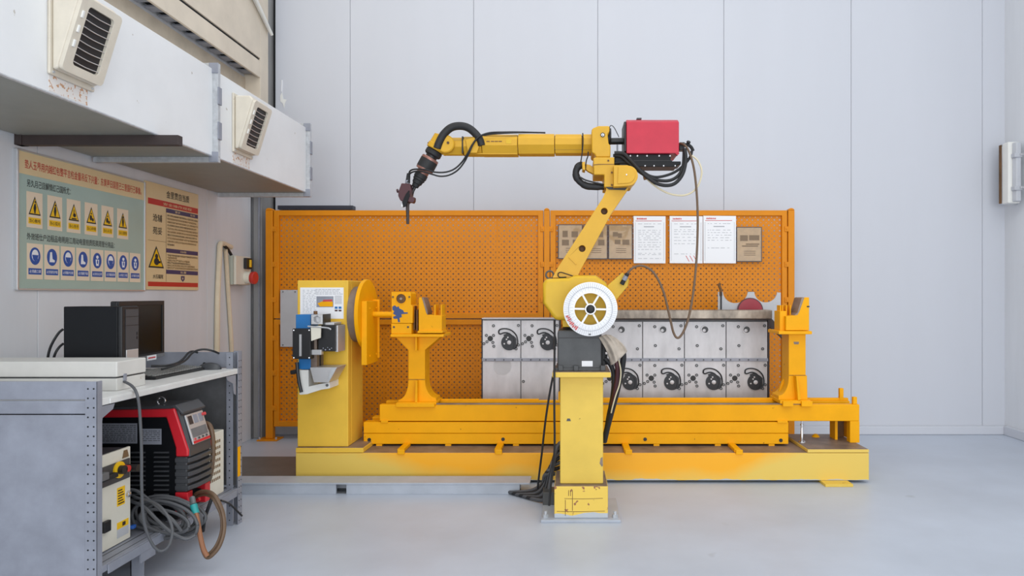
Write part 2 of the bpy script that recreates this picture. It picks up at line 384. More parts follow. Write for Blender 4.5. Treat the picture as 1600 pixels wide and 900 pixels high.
# ------------------------------------------------------------------ safety boards on the side wall
XP = XL+0.012
def LY(x): return -XP*F/(CX-x)
def card(par, y, z, w, h, m=None, dx=0.0, name='card'):
    return part(name, G().box(XP+0.001+dx, XP+0.002+dx, y, y+w, z, z+h), m or m_card, par)
y0, y1, z0, z1 = 3.385, 4.395, 1.268, 1.966
p1 = thing('safety_board', (XL, y0, z0), 'wide pale green safety sign board with yellow triangles and blue round symbols', 'sign')
part('board', G().box(XL, XP, y0, y1, z0, z1), m_postg, p1, 0.002)
part('header_band', G().box(XP, XP+0.001, y0+0.008, y1-0.008, z1-0.118, z1-0.006), m_post1, p1)
g = G().box(XL, XP+0.006, y0-0.006, y0+0.006, z0, z1).box(XL, XP+0.006, y1-0.006, y1+0.006, z0, z1).box(XL, XP+0.004, y0, y1, z0-0.004, z0+0.006).box(XL, XP+0.003, y0, y1, z1-0.004, z1+0.003)
part('frame', g, m_alu, p1, 0.002)
g = G(); text_on_left_wall(g, '垫人玉界用内越红包整平言包金量吊反下兴量：东黄更日国里己三里国行己事像。', XP+0.0022, y0+0.045, z1-0.088, 0.93, 0.046); part('red_headline', g, m_sred, p1)
g = G(); text_on_left_wall(g, '另久月己目解情红己国所尤：', XP+0.0012, y0+0.06, 1.788, 0.30, 0.038); part('black_caption', g, m_inkd, p1)
g = G(); text_on_left_wall(g, '外效班仕户边程品电明用江周动电里担质阳英周管分用品：', XP+0.0012, y0+0.06, 1.520, 0.66, 0.036); part('black_caption', g, m_inkd, p1)
warn = ['当心触电', '当心弧光', '当心伤手', '当心绊倒', '当心火花', '当心落物']
def tri_sign(par, y, z, w, h, dx):
    part('triangle_border', G().prism([(y, z), (y+w, z), (y+w/2, z+h)], XP+dx, XP+dx+0.0008, 'x'), m_inkd, par)
    c = (y+w/2, z+h*0.36); s = 0.80
    part('triangle', G().prism([(c[0]+(p-c[0])*s, c[1]+(q-c[1])*s) for p, q in ((y, z), (y+w, z), (y+w/2, z+h))], XP+dx+0.0008, XP+dx+0.0016, 'x'), m_yel, par)
for k in range(6):
    y = 3.441+0.1372*k; z = 1.583; w = 0.104
    cd = card(p1, y, z, w, 0.182, m_card, name='warning_card')
    tri_sign(cd, y+0.013, z+0.066, w-0.026, 0.094, 0.0022)
    X = XP+0.0042; c = y+w/2; gl = G()
    if k in (0, 1, 5):
        gl.prism([(c-0.004, z+0.074), (c+0.002, z+0.074), (c+0.008, z+0.105), (c+0.003, z+0.128), (c-0.006, z+0.118+0.004*k), (c-0.010, z+0.100)], X-0.001, X, 'x')
        gl.prism(circ(c+0.001, z+0.133, 0.005, 10), X-0.001, X, 'x')
    elif k == 2:
        gl.box(X-0.001, X, c-0.018, c+0.018, z+0.074, z+0.081); gl.prism(circ(c+0.003, z+0.097, 0.011, 10), X-0.001, X, 'x'); gl.box(X-0.001, X, c-0.003, c+0.002, z+0.10, z+0.128)
    else:
        gl.prism(circ(c-0.006, z+0.098, 0.010, 8, 0.016), X-0.001, X, 'x'); gl.prism(circ(c+0.010, z+0.088, 0.008, 8, 0.010), X-0.001, X, 'x'); gl.prism(circ(c-0.002, z+0.122, 0.005, 8), X-0.001, X, 'x')
    part('pictogram', gl, m_inkd, cd)
    part('caption_strip', G().box(XP+0.002, XP+0.0028, y+0.012, y+w-0.012, z+0.02, z+0.052), m_yel, cd)
    g = G(); text_on_left_wall(g, warn[k], XP+0.0032, y+0.016, z+0.027, w-0.032, 0.019); part('caption', g, m_brown, cd)
blue = ['必须戴口罩', '必须穿防护鞋', '必须戴护目镜', '必须戴手套', '必须系安全带', '必须戴面罩', '必须穿工作服', '必须戴安全帽']
for k in range(8):
    y = 3.443+0.1146*k; z = 1.321; w = 0.104
    cd = card(p1, y, z, w, 0.182, m_card, name='mandatory_card'); c = y+w/2; zc = z+0.118
    part('blue_disc', G().prism(circ(c, zc, 0.035, 22, 0.045), XP+0.002, XP+0.0028, 'x'), m_sblue, cd)
    g = G(); X = XP+0.0036
    if k in (0, 2, 5):
        g.prism(circ(c, zc+0.004, 0.022, 14, 0.030), X-0.001, X, 'x'); m2 = G().prism([(c-0.02, zc+0.006), (c+0.02, zc+0.006), (c+0.014, zc-0.018), (c, zc-0.028), (c-0.014, zc-0.018)], X, X+0.0008, 'x')
    elif k in (1, 3):
        g.prism([(c-0.014, zc+0.026), (c-0.002, zc+0.028), (c+0.002, zc-0.008), (c+0.018, zc-0.016), (c+0.016, zc-0.026), (c-0.018, zc-0.026)], X-0.001, X, 'x'); m2 = G().prism([(c+0.006, zc+0.018), (c+0.01, zc+0.018), (c+0.012, zc-0.004), (c+0.008, zc-0.004)], X-0.001, X, 'x')
    else:
        g.prism(circ(c, zc+0.020, 0.010, 12), X-0.001, X, 'x'); g.prism([(c-0.014, zc+0.006), (c+0.014, zc+0.006), (c+0.010, zc-0.03), (c-0.010, zc-0.03)], X-0.001, X, 'x'); m2 = G().prism(circ(c, zc-0.008, 0.005, 8, 0.012), X, X+0.0008, 'x')
    part('pictogram', g, m_paper, cd); part('pictogram_detail', m2, m_sblue, cd)
    part('caption_strip', G().box(XP+0.002, XP+0.0028, y+0.010, y+w-0.010, z+0.024, z+0.056), m_sblue, cd)
    g = G(); text_on_left_wall(g, blue[k], XP+0.0032, y+0.015, z+0.032, w-0.03, 0.016); part('caption', g, m_paper, cd)

y0, y1, z0, z1 = 4.405, 5.03, 1.275, 1.98
p2 = thing('instruction_board', (XL, y0, z0), 'narrow cream instruction board with red bands and one yellow triangle', 'sign')
part('board', G().box(XL, XP, y0, y1, z0, z1), m_post1, p2, 0.002)
X = XP+0.0012; Wd = y1-y0; Ht = z1-z0
def rc(u0, u1, v0, v1, m, name, dx=0.0):      # fractions of the board, v from the top
    return part(name, G().box(XP+dx, XP+dx+0.001, y0+u0*Wd, y0+u1*Wd, z1-v1*Ht, z1-v0*Ht), m, p2)
rc(0.04, 0.985, 0.150, 0.205, m_sred, 'red_band'); rc(0.04, 0.985, 0.925, 0.968, m_sred, 'red_band')
for v in (0.215, 0.600, 0.805): rc(0.36, 0.985, v, v+0.040, m_snavy, 'navy_band')
rc(0.04, 0.36, 0.540, 0.543, m_tan2, 'rule'); rc(0.355, 0.358, 0.22, 0.92, m_tan2, 'rule')
def tx(body, u0, u1, v0, v1, m, name):
    g = G(); text_on_left_wall(g, body, X+0.0012, y0+u0*Wd, z1-v1*Ht, (u1-u0)*Wd, (v1-v0)*Ht); part(name, g, m, p2)
tx('金里贯自当质', 0.36, 0.80, 0.045, 0.115, m_inkd, 'title')
tx('沧辅', 0.12, 0.28, 0.29, 0.36, m_inkd, 'title'); tx('苑妥', 0.12, 0.28, 0.41, 0.48, m_inkd, 'title'); tx('大石辐尾', 0.12, 0.30, 0.855, 0.895, m_inkd, 'title')
tx('安全操作规程', 0.30, 0.85, 0.165, 0.192, m_post1, 'band_lettering')
tx('要求', 0.52, 0.62, 0.224, 0.246, m_post1, 'band_lettering'); tx('标准', 0.82, 0.92, 0.224, 0.246, m_post1, 'band_lettering')
tx('应急措施', 0.62, 0.74, 0.609, 0.631, m_post1, 'band_lettering'); tx('处置', 0.62, 0.74, 0.814, 0.836, m_post1, 'band_lettering')
pool = '操作前检查设备电源气体线路是否正常穿戴劳保用品严禁无证上岗发现异常立即停机报告现场整洁工具归位禁止明火远离易燃'
def para(rows, v0, dv):
    for i, wdt in enumerate(rows):
        s = ''.join(R.choice(pool) for _ in range(int(26*wdt)))
        tx(s, 0.375, 0.375+0.60*wdt, v0+i*dv, v0+i*dv+0.020, m_tan2 if i % 3 else m_brown, 'text_line')
para([1, 0.98, 1, 0.96, 1, 1, 0.97, 1, 0.95, 0.22], 0.272, 0.031)
para([1, 0.3, 0.72, 0.75, 0.9, 1], 0.655, 0.024)
tri_sign(p2, y0+0.045*Wd, z1-0.795*Ht, 0.27*Wd, 0.205*Ht, 0.0008)
g = G(); c = y0+0.18*Wd; zz = z1-0.735*Ht
g.prism(circ(c, zz+0.035, 0.016, 12), X+0.0018, X+0.0026, 'x'); g.prism(circ(c, zz, 0.028, 12, 0.024), X+0.0018, X+0.0026, 'x'); g.box(X+0.0018, X+0.0026, c+0.02, c+0.045, zz-0.01, zz+0.004)
part('pictogram', g, m_inkd, p2)
part('shield_mark', G().prism([(y0+0.64*Wd, z1-0.86*Ht), (y0+0.71*Wd, z1-0.86*Ht), (y0+0.71*Wd, z1-0.895*Ht), (y0+0.675*Wd, z1-0.918*Ht), (y0+0.64*Wd, z1-0.895*Ht)], XP, XP+0.001, 'x', [circ(y0+0.675*Wd, z1-0.885*Ht, 0.008, 10)]), m_snavy, p2)

# ------------------------------------------------------------------ electric box and trunking
eb = thing('switch_box', (XL, 5.47, 1.32), 'pale green electric switch box with red socket on side wall', 'switch box')
part('enclosure', G().box(XL, -2.715, 5.47, 5.73, 1.322, 1.56), m_box, eb, 0.004)
part('cover', G().box(-2.713, -2.69, 5.472, 5.728, 1.324, 1.558), m_cream, eb, 0.006)
part('switch_plate', G().box(-2.69, -2.664, 5.60, 5.70, 1.455, 1.545), m_black, eb, 0.004)
part('rotary_switch', G().box(-2.664, -2.650, 5.64, 5.662, 1.47, 1.532), m_yel, eb, 0.004)
sk = part('socket', G().lathe([(0.052, 0), (0.050, 0.03), (0.046, 0.05)], (-2.69, 5.65, 1.385), (1, -0.1, -0.05)), m_cream, eb)
part('socket_cap', G().lathe([(0.050, 0.05), (0.052, 0.055), (0.052, 0.075), (0.045, 0.08)], (-2.69, 5.65, 1.385), (1, -0.1, -0.05)), m_sred, sk, label='red socket cap')
part('gland', G().tube([(-2.73, 5.48, 1.56), (-2.735, 5.44, 1.60), (-2.735, 5.38, 1.63)], 0.012), m_black, eb)
def wtube(name, label, pts, r, m):
    part(name, G().tube(pts, r, 10, 6), m, None, label=label, cat='conduit', group='cream conduits beside the switch box')
wtube('wall_conduit', 'cream conduit bent over at the top and joined to the switch box', [(XL+0.022, LY(337), 0.70), (XL+0.022, LY(338), 1.2), (XL+0.022, LY(341), 1.55), (XL+0.022, LY(342), 1.63), (XL+0.022, LY(346), 1.645), (XL+0.022, LY(359), 1.625)], 0.020, m_trunk)
wtube('wall_conduit', 'slanting thin cream conduit below the switch box', [(XL+0.018, LY(362), 0.60), (XL+0.018, LY(360), 0.9), (XL+0.018, LY(355), 1.3), (XL+0.018, LY(352), 1.56), (XL+0.018, LY(350.5), 1.60)], 0.016, m_trunk)

# ------------------------------------------------------------------ lamp on the right-hand wall
lt = thing('wall_lamp', (XR, 5.86, WZ(318, 5.86)), 'grey weatherproof strip lamp clipped upright on the side wall', 'lamp')
za, zb = WZ(318, 5.86), WZ(222, 5.86)
part('back_rail', G().box(XR-0.144, XR-0.134, 5.93, 5.955, za+0.01, zb-0.01), m_brownst, lt)
part('mount_arm', G().box(XR-0.134, XR, 5.92, 5.95, zb-0.02, zb), m_lampw, lt, 0.002)
part('mount_arm', G().box(XR-0.134, XR, 5.92, 5.95, za, za+0.02), m_lampw, lt, 0.002)
part('housing', G().box(XR-0.134, XR-0.03, 5.84, 5.93, za, zb), m_white, lt, 0.012, seg=3)
part('diffuser', G().prism([(XR-0.105, 5.84), (XR-0.09, 5.80), (XR-0.05, 5.80), (XR-0.035, 5.84)], za+0.012, zb-0.012, 'z'), m_lampw, lt, 0.008, seg=3)
for zz in (za+0.105, za+0.385):
    c = part('clip', G().box(XR-0.112, XR-0.045, 5.79, 5.84, zz, zz+0.035), m_lampw, lt, 0.004)
    part('latch', G().box(XR-0.070, XR-0.03, 5.775, 5.79, zz+0.012, zz+0.030), m_chrome, c, 0.002)

# ================================================================== perforated safety fence
YF = 5.86
def perf(x0, x1, z0, z1, y):
    """perforated sheet: two skins joined at the rim, staggered large and small holes"""
    g = G(); s = 0.0229; nx = max(1, round((x1-x0)/s)); nz = max(1, round((z1-z0)/s)); sx = (x1-x0)/nx; sz = (z1-z0)/nz
    for i in range(nx):
        for j in range(nz):
            xa, xb, za, zb = x0+i*sx, x0+(i+1)*sx, z0+j*sz, z0+(j+1)*sz
            cor = [(xa, za), (xb, za), (xb, zb), (xa, zb)]
            big = i % 2 == 0 and j % 2 == 0; small = i % 2 == 1 and j % 2 == 1
            for yy in (y, y+0.0015):
                if not (big or small):
                    g.add([(p, yy, q) for p, q in cor], [(0, 1, 2, 3)])
                else:
                    r = 0.0070 if big else 0.0046; cx, cz = (xa+xb)/2, (za+zb)/2
                    ho = [(cx+r*math.cos(PI/8+PI/4*k), cz+r*math.sin(PI/8+PI/4*k)) for k in range(-3, 5)]   # from -112.5 deg on
                    vs = [(p, yy, q) for p, q in cor+ho]
                    g.add(vs, [(0, 1, 5, 4), (1, 2, 7, 6), (2, 3, 9, 8), (3, 0, 11, 10), (1, 6, 5), (2, 8, 7), (3, 10, 9), (0, 4, 11)])
    for a, b, c, d in ((x0, x1, z0, z0), (x0, x1, z1, z1)):
        g.add([(a, y, c), (b, y, c), (b, y+0.0015, c), (a, y+0.0015, c)], [(0, 1, 2, 3)])
    return g
def sheet(par, x0, x1, z0, z1, y):
    g = perf(x0, x1, z0, z1, y); o = ORG[par]
    me = bpy.data.meshes.new('perforated_sheet'); me.from_pydata([(a-o[0], b-o[1], c-o[2]) for a, b, c in g.v], [], g.f); me.materials.append(m_sheet)
    ob = bpy.data.objects.new('perforated_sheet', me); COL.objects.link(ob); ob.parent = par; return ob
def post(x0, x1, ytop, name, label):
    t = thing(name, (WX((x0+x1)/2, YF), YF, 0), label, 'fence post', 'orange fence posts')
    zt = WZ(ytop, YF); xa, xb = WX(x0, YF), WX(x1, YF)
    part('tube', G().box(xa, xb, YF-0.03, YF+0.03, 0.012, zt), m_fence, t, 0.006, seg=3)
    part('cap', G().prism([(xa, zt), (xb, zt), (xb-0.008, zt+0.012), (xb-0.02, zt+0.018), (xa+0.02, zt+0.018), (xa+0.008, zt+0.012)], YF-0.03, YF+0.03), m_fence, t, 0.003)
    part('base_plate', G().box(xa-0.055, xb+0.055, YF-0.075, YF+0.07, 0, 0.012), m_fence, t, 0.002)
    for dx in (-0.035, 0.035):
        part('anchor_bolt', G().cyl(((xa+xb)/2+dx*2, YF-0.05, 0.012), ((xa+xb)/2+dx*2, YF-0.05, 0.03), 0.008, n=6), m_flange, t)
    return t
post(417, 428, 329, 'fence_post', 'orange fence post beside the grey corner column')
post(850, 859, 329, 'fence_post', 'middle orange fence post behind the robot arm')
post(1230, 1240, 329, 'fence_post', 'orange fence post at the end by bare white wall')
def panel(x0, x1, y0, y1, label, seams=()):
    xa, xb, zt, zb = WX(x0, YF), WX(x1, YF), WZ(y0, YF), WZ(y1, YF); b = 0.045
    t = thing('safety_fence', ((xa+xb)/2, YF, zb), label, 'fence', 'perforated orange fence sections')
    part('rail', G().box(xa, xb, YF-0.018, YF+0.018, zt-b, zt), m_fence, t, 0.003); part('rail', G().box(xa, xb, YF-0.018, YF+0.018, zb, zb+b), m_fence, t, 0.003)
    part('stile', G().box(xa, xa+b, YF-0.019, YF+0.018, zb, zt), m_fence, t, 0.003); part('stile', G().box(xb-b, xb, YF-0.019, YF+0.018, zb, zt), m_fence, t, 0.003)
    ed = [xa+b]+[WX(s, YF) for s in seams]+[xb-b]
    for a, c in zip(ed, ed[1:]):
        sheet(t, a+0.0006, c-0.0006, zb+b, zt-b, YF+0.004)
    for s in seams: part('backing_strip', G().box(WX(s, YF)-0.012, WX(s, YF)+0.012, YF+0.0056, YF+0.016, zb+b, zt-b), m_fence, t)
    for xx, sg in ((xa, 1), (xb, -1)):
        for zz in (zt-0.16, (zt+zb)/2, zb+0.16):
            h = part('hinge_lug', G().box(xx-0.012, xx+0.024, YF-0.028, YF-0.018, zz-0.022, zz+0.022) if sg > 0 else G().box(xx-0.024, xx+0.012, YF-0.028, YF-0.018, zz-0.022, zz+0.022), m_fence, t, 0.003)
            part('bolt', G().cyl((xx+sg*0.008, YF-0.034, zz), (xx+sg*0.008, YF-0.028, zz), 0.007, n=6), m_fence, h)
    return t
panel(429, 849, 329, 497.5, 'upper orange perforated panel above the headstock and support stand', (497, 777))
panel(429, 849, 499, 666, 'lower orange perforated panel behind headstock and left steel jig', (600, 745))
panel(860, 1229, 329, 497.5, 'upper orange perforated panel hung with sheets of paper', (932, 1042, 1140))
panel(860, 1229, 499, 666, 'lower orange perforated panel hidden behind the steel jig with cams', (1042, 1150))
gp = thing('cover_plate', (WX(451, 5.84), 5.84, WZ(542, 5.84)), 'plain light grey plate fixed to fence behind the headstock', 'plate')
part('plate', G().box(WX(438, 5.83), WX(480, 5.83), 5.828, 5.8405, WZ(542, 5.83), WZ(453, 5.83)), m_plategr, gp, 0.002)
for xx in (442, 461):
    for yy in (456, 539): part('rivet', G().cyl(W(xx, yy, 5.828), W(xx, yy, 5.822), 0.005, n=8), m_inkd, gp)
part('floor_pipe', G().tube([(-2.35, 6.0, 0.03), (-1.9, 6.0, 0.03), (-1.5, 6.0, 0.03)], 0.028, 10), m_galv, None, label='grey pipe lying on floor behind the fence', cat='pipe')

# ------------------------------------------------------------------ papers on the fence
YP = YF-0.021
def tansheet(x0, x1, y0, y1, label, prints):
    t = thing('document_sleeve', W((x0+x1)/2, y1, YP), label, 'document', 'tan documents in clear sleeves')
    part('sleeve_border', G().pprism([(x0, y0), (x1, y0), (x1, y1), (x0, y1)], YP-0.003, YP+0.002), m_navy, t)
    part('document', G().pprism([(x0+1.3, y0+1.3), (x1-1.3, y0+1.3), (x1-1.3, y1-1.3), (x0+1.3, y1-1.3)], YP-0.0042, YP-0.003), m_tan, t)
    for a, b, c, d in prints:
        part('printed_picture', G().pprism([(x0+a, y0+c), (x0+b, y0+c), (x0+b, y0+d), (x0+a, y0+d)], YP-0.005, YP-0.0042), m_tan2, t)
    g = G()
    for k in range(3): g.pprism([(x0+12, y1-17+3*k), (x1-10, y1-17+3*k), (x1-10, y1-16+3*k), (x0+12, y1-16+3*k)], YP-0.005, YP-0.0042)
    part('printed_lines', g, m_tan2, t)
P4 = [(7, 15, 10, 20), (21, 31, 11, 20), (6, 17, 24, 33), (23, 33, 24, 33)]
tansheet(872, 910.5, 350.5, 404.5, 'tan document in clear sleeve beside the middle fence post', P4)
tansheet(911.5, 949.5, 350.5, 405, 'tan document in clear sleeve half covered by the robot arm', P4)
tansheet(950.5, 988.5, 350.5, 405, 'tan document in clear sleeve touching a white sheet on one side', [(7, 15, 12, 19), (15, 21, 14, 21), (10, 19, 24, 31), (22, 33, 24, 32)])
tansheet(1150.5, 1190.5, 354.5, 409, 'tan document in clear sleeve by itself near the end fence post', [(6, 18, 13, 22), (20, 36, 13, 21), (15, 36, 26, 28), (9, 34, 29, 31)])
def whitesheet(x0, x1, y0, y1, label, rows, sig=False):
    t = thing('paper_sheet', W((x0+x1)/2, y1, YP), label, 'paper', 'white printed sheets on the fence')
    part('sheet', G().pprism([(x0, y0), (x1, y0+0.4), (x1-0.2, y1), (x0+0.2, y1-0.3)], YP-0.003, YP+0.002), m_paper, t)
    Y = YP-0.0032; g = G().pprism([(x0+3, y0+7.2), (x1-6, y0+7.2), (x1-6, y0+8.0), (x0+3, y0+8.0)], Y-0.0008, Y); part('red_rule', g, m_redink, t)
    g = G(); R2 = random.Random(x0); x = x0+5
    while x < x0+19: w = R2.uniform(0.8, 2); g.pprism([(x, y0+3.0+R2.uniform(0, 1)), (x+w, y0+3.0), (x+w, y0+5.6), (x, y0+5.4)], Y-0.0008, Y); x += w+0.5
    part('red_heading', g, m_redink, t)
    g = G().pprism([(x0+16, y0+16), (x1-18, y0+16), (x1-18, y0+17.5), (x0+16, y0+17.5)], Y-0.0008, Y)
    for r in rows:
        x = x0+7
        while x < x1-8:
            w = R2.uniform(1.5, 7)
            g.pprism([(x, y0+r), (min(x+w, x1-7), y0+r), (min(x+w, x1-7), y0+r+0.7), (x, y0+r+0.7)], Y-0.0008, Y); x += w+R2.uniform(0.8, 5)
    part('printed_lines', g, m_ink, t)
    for a, b in (((x0+2.5, y0+10), (x0+3, y1-4)), ((x1-3, y0+10), (x1-2.5, y1-4))): part('margin_rule', G().pprism([a, (b[0], a[1]), b, (a[0], b[1])], Y-0.0008, Y), m_ink, t)
    if sig:
        g = G()
        for k in range(3): g.pprism([(x0+25+6*k, y0+62), (x0+26+6*k, y0+62), (x0+31+6*k, y0+71), (x0+30+6*k, y0+71)], Y-0.0008, Y)
        part('red_pen_strokes', g, m_redink, t)
whitesheet(990, 1040, 337.5, 411.5, 'white printed sheet next to the tan sleeves', [12, 22, 25, 28, 31, 34, 37, 41, 45, 48, 52, 58, 60, 66])
whitesheet(1046.3, 1098, 337.5, 411.5, 'white printed sheet with red pen strokes behind the hanging cable', [12, 21, 24, 28, 33, 38, 43, 59], True)
whitesheet(1098.8, 1150, 337, 411.5, 'white printed sheet beside the single tan document', [12, 22, 26, 30, 34, 38, 50])

# ================================================================== welding positioner
# base frame on the floor
YB = 4.50; xa, xb = WX(462, YB), WX(1358, YB)
def paint_overspray():
    m = bpy.data.materials.new('oversprayed_yellow_paint'); m.use_nodes = True; nt = m.node_tree; b = nt.nodes['Principled BSDF']; b.inputs['Roughness'].default_value = 0.42; L = nt.links.new
    tc = nt.nodes.new('ShaderNodeTexCoord'); sp = nt.nodes.new('ShaderNodeSeparateXYZ'); L(tc.outputs['Object'], sp.inputs[0])
    n = nt.nodes.new('ShaderNodeTexNoise'); n.inputs['Scale'].default_value = 3; n.inputs['Detail'].default_value = 4; L(tc.outputs['Object'], n.inputs['Vector'])
    ab = nt.nodes.new('ShaderNodeMath'); ab.operation = 'ABSOLUTE'; L(sp.outputs['X'], ab.inputs[0])
    f = nt.nodes.new('ShaderNodeMapRange'); f.inputs['From Min'].default_value = 1.0; f.inputs['From Max'].default_value = 1.5; f.inputs['To Min'].default_value = 0.55; f.inputs['To Max'].default_value = -0.6; L(ab.outputs[0], f.inputs['Value'])
    zz = nt.nodes.new('ShaderNodeMapRange'); zz.inputs['From Min'].default_value = 0.02; zz.inputs['From Max'].default_value = 0.2; zz.inputs['To Min'].default_value = -0.62; zz.inputs['To Max'].default_value = 0.35; L(sp.outputs['Z'], zz.inputs['Value'])
    a1 = nt.nodes.new('ShaderNodeMath'); L(f.outputs[0], a1.inputs[0]); L(zz.outputs[0], a1.inputs[1])
    a2 = nt.nodes.new('ShaderNodeMath'); L(a1.outputs[0], a2.inputs[0]); L(n.outputs['Fac'], a2.inputs[1])
    r = nt.nodes.new('ShaderNodeValToRGB'); r.color_ramp.elements[0].position = 0.3; r.color_ramp.elements[1].position = 0.95
    r.color_ramp.elements[0].color = rgb((230, 196, 92)); r.color_ramp.elements[1].color = rgb((250, 176, 12)); L(a2.outputs[0], r.inputs[0])
    # bare grey strip along the lower edge
    n2 = nt.nodes.new('ShaderNodeTexNoise'); n2.inputs['Scale'].default_value = 7; L(tc.outputs['Object'], n2.inputs['Vector'])
    e = nt.nodes.new('ShaderNodeMath'); e.operation = 'MULTIPLY_ADD'; L(n2.outputs['Fac'], e.inputs[0]); e.inputs[1].default_value = 0.055; e.inputs[2].default_value = -0.005
    lt = nt.nodes.new('ShaderNodeMath'); lt.operation = 'LESS_THAN'; L(sp.outputs['Z'], lt.inputs[0]); L(e.outputs[0], lt.inputs[1])
    mx = nt.nodes.new('ShaderNodeMix'); mx.data_type = 'RGBA'; L(lt.outputs[0], mx.inputs[0]); L(r.outputs[0], mx.inputs[6]); mx.inputs[7].default_value = rgb((190, 192, 190))
    L(mx.outputs[2], b.inputs['Base Color']); return m
m_over = paint_overspray()
bf = thing('positioner_base', ((xa+xb)/2, 4.78, 0), 'long low yellow base beam of the positioner standing on the floor', 'machine base')
part('beam', G().box(xa, xb, YB, 5.06, 0.018, 0.198), m_over, bf, 0.004)
part('deck', G().box(xa+0.02, xb-0.02, YB+0.012, 5.05, 0.198, 0.2005), m_dirty, bf)
x2 = WX(1262, YB)
part('platform_plate', G().box(x2, xb, YB, 5.0, 0.2005, 0.222), m_over, bf, 0.003)
part('platform_top', G().box(x2+0.004, xb-0.004, YB+0.004, 4.996, 0.222, 0.2235), m_dirty, bf)
for xx in (626.5, 778, 980, 1152):
    l = part('clamp_lug', G().box(WX(xx, 4.52)-0.022, WX(xx, 4.52)+0.022, 4.505, 4.70, 0.2005, 0.224), m_vivid, bf, 0.004)
    part('lug_tip', G().box(WX(xx, 4.52)-0.016, WX(xx, 4.52)+0.03, 4.488, 4.506, 0.19, 0.222), m_vivid, l, 0.004)
part('shim', G().box(1.64, 1.82, 4.41, 4.70, 0, 0.018), m_palec, bf, 0.002)
part('shim', G().box(-1.7, -1.4, 4.6, 5.0, 0, 0.018), m_galv, bf); part('shim', G().box(0.2, 0.6, 4.6, 5.0, 0, 0.018), m_galv, bf)
# leveling bolt
lb = thing('levelling_bolt', W(1253, 690, 4.72), 'chrome levelling bolt standing on the greasy platform', 'bolt')
bx_ = WX(1253, 4.72)
part('foot', G().lathe([(0.026, 0), (0.024, 0.006), (0.010, 0.012)], (bx_, 4.72, 0.2235), (0, 0, 1)), m_chrome, lb)
part('stem', G().lathe([(0.009, 0.012), (0.009, 0.075), (0.007, 0.08), (0.007, 0.115), (0.011, 0.116), (0.011, 0.126), (0.006, 0.127), (0.006, 0.148)], (bx_, 4.72, 0.2235), (0, 0, 1)), m_chrome, lb)
part('grease_lump', G().lathe([(0.03, 0), (0.02, 0.012), (0.012, 0.02)], (WX(1268, 4.9)+0.03, 4.9, 0.2235), (0, 0, 1), 9), m_vivid, None, label='small yellow clamp block lying on platform near chrome bolt', cat='clamp')

# slide frame
YS = 4.70
sf = thing('slide_frame', (0.1, 4.82, 0.2), 'orange yellow slide frame of stacked beams resting on base', 'machine frame')
xs0, xs1 = WX(568, YS), WX(1232, YS)
part('lower_beam', G().box(xs0, xs1, YS, 4.98, 0.214, WZ(677.4, YS)), m_vivid, sf, 0.004)
part('middle_beam', G().box(xs0, xs1, YS-0.003, YS+0.08, WZ(677, YS), 0.366), m_vivid, sf, 0.005)
part('middle_beam', G().box(xs0, xs1, 4.90, 4.98, WZ(677, YS), 0.366), m_vivid, sf, 0.005)
part('cross_plate', G().box(xs0+0.12, xs1, YS+0.08, 4.90, WZ(677, YS)+0.002, 0.30), m_dirty, sf)
xt0, xt1 = WX(593, YS), WX(1343, YS)
zt = 0.487
part('top_beam', G().box(xt0, xt1, YS-0.002, YS+0.055, 0.372, zt), m_vivid, sf, 0.005)
part('top_beam', G().box(xt0, xt1, 4.86, 4.915, 0.372, zt), m_vivid, sf, 0.005)
part('slide_deck', G().box(xt0+0.14, xt1-0.01, YS+0.055, 4.86, 0.44, 0.462), m_dirty, sf)
part('guide_rail', G().box(WX(880, 4.88), WX(1325, 4.88), 4.872, 4.90, zt, zt+0.018), m_vivid, sf, 0.003)
part('guide_rail', G().box(WX(760, 4.90)-0.4, WX(842, 4.88), 4.872, 4.90, zt-0.0, zt+0.010), m_vivid, sf, 0.003)
part('edge_strip', G().box(xt0+0.3, WX(1262, YS), YS-0.005, YS+0.03, zt, zt+0.006), m_dirty, sf)
for X0, X1, Y0, Y1 in ((WX(1328, YS), xt1, YS-0.002, YS+0.055), (WX(1326, 4.9)-0.03, WX(1326, 4.9)+0.03, 4.86, 4.915)):
    part('leg', G().box(X0, X1, Y0, Y1, 0.2235, 0.372), m_vivid, sf, 0.003)
part('channel_leg', G().box(WX(1298, 4.88), WX(1302, 4.88), 4.80, 4.90, 0.2235, 0.372), m_vivid, sf)
part('channel_leg', G().box(WX(1302, 4.88), WX(1320, 4.88), 4.895, 4.905, 0.2235, 0.372), m_brownst, sf)
for xx, Y, h in ((1314, 4.88, 0.088), (1335, 4.72, 0.05)):
    part('stop_post', G().box(WX(xx, Y)-0.014, WX(xx, Y)+0.014, Y-0.014, Y+0.014, zt, zt+h), m_vivid, sf, 0.003)
hb = mesh('bolt_hole', G().lathe([(0.0125, 0), (0.0125, 0.003)], (0, 0, 0), (0, -1, 0), 14), m_black, (0, 0, 0))
for xx, yy in ((577, 687), (786, 686.3), (1008, 686.3), (1220, 688)): piece('bolt_hole', hb, sf, W(xx, yy, YS))
ft = mesh('pad', G().box(-0.02, 0.02, -0.02, 0.02, 0, 0.0135), m_vivid, (0, 0, 0))
for xx in (592, 700, 806, 900, 1026, 1122, 1206): piece('pad', ft, sf, (WX(xx, YS), YS+0.025, 0.2005))
part('end_bracket', G().pbox(1215, 1231, 657.5, 661, YS-0.012, YS), m_vivid, sf, 0.002)
part('seam_bracket', G().pbox(595, 606, 657, 661, YS-0.010, YS), m_vivid, sf, 0.002)

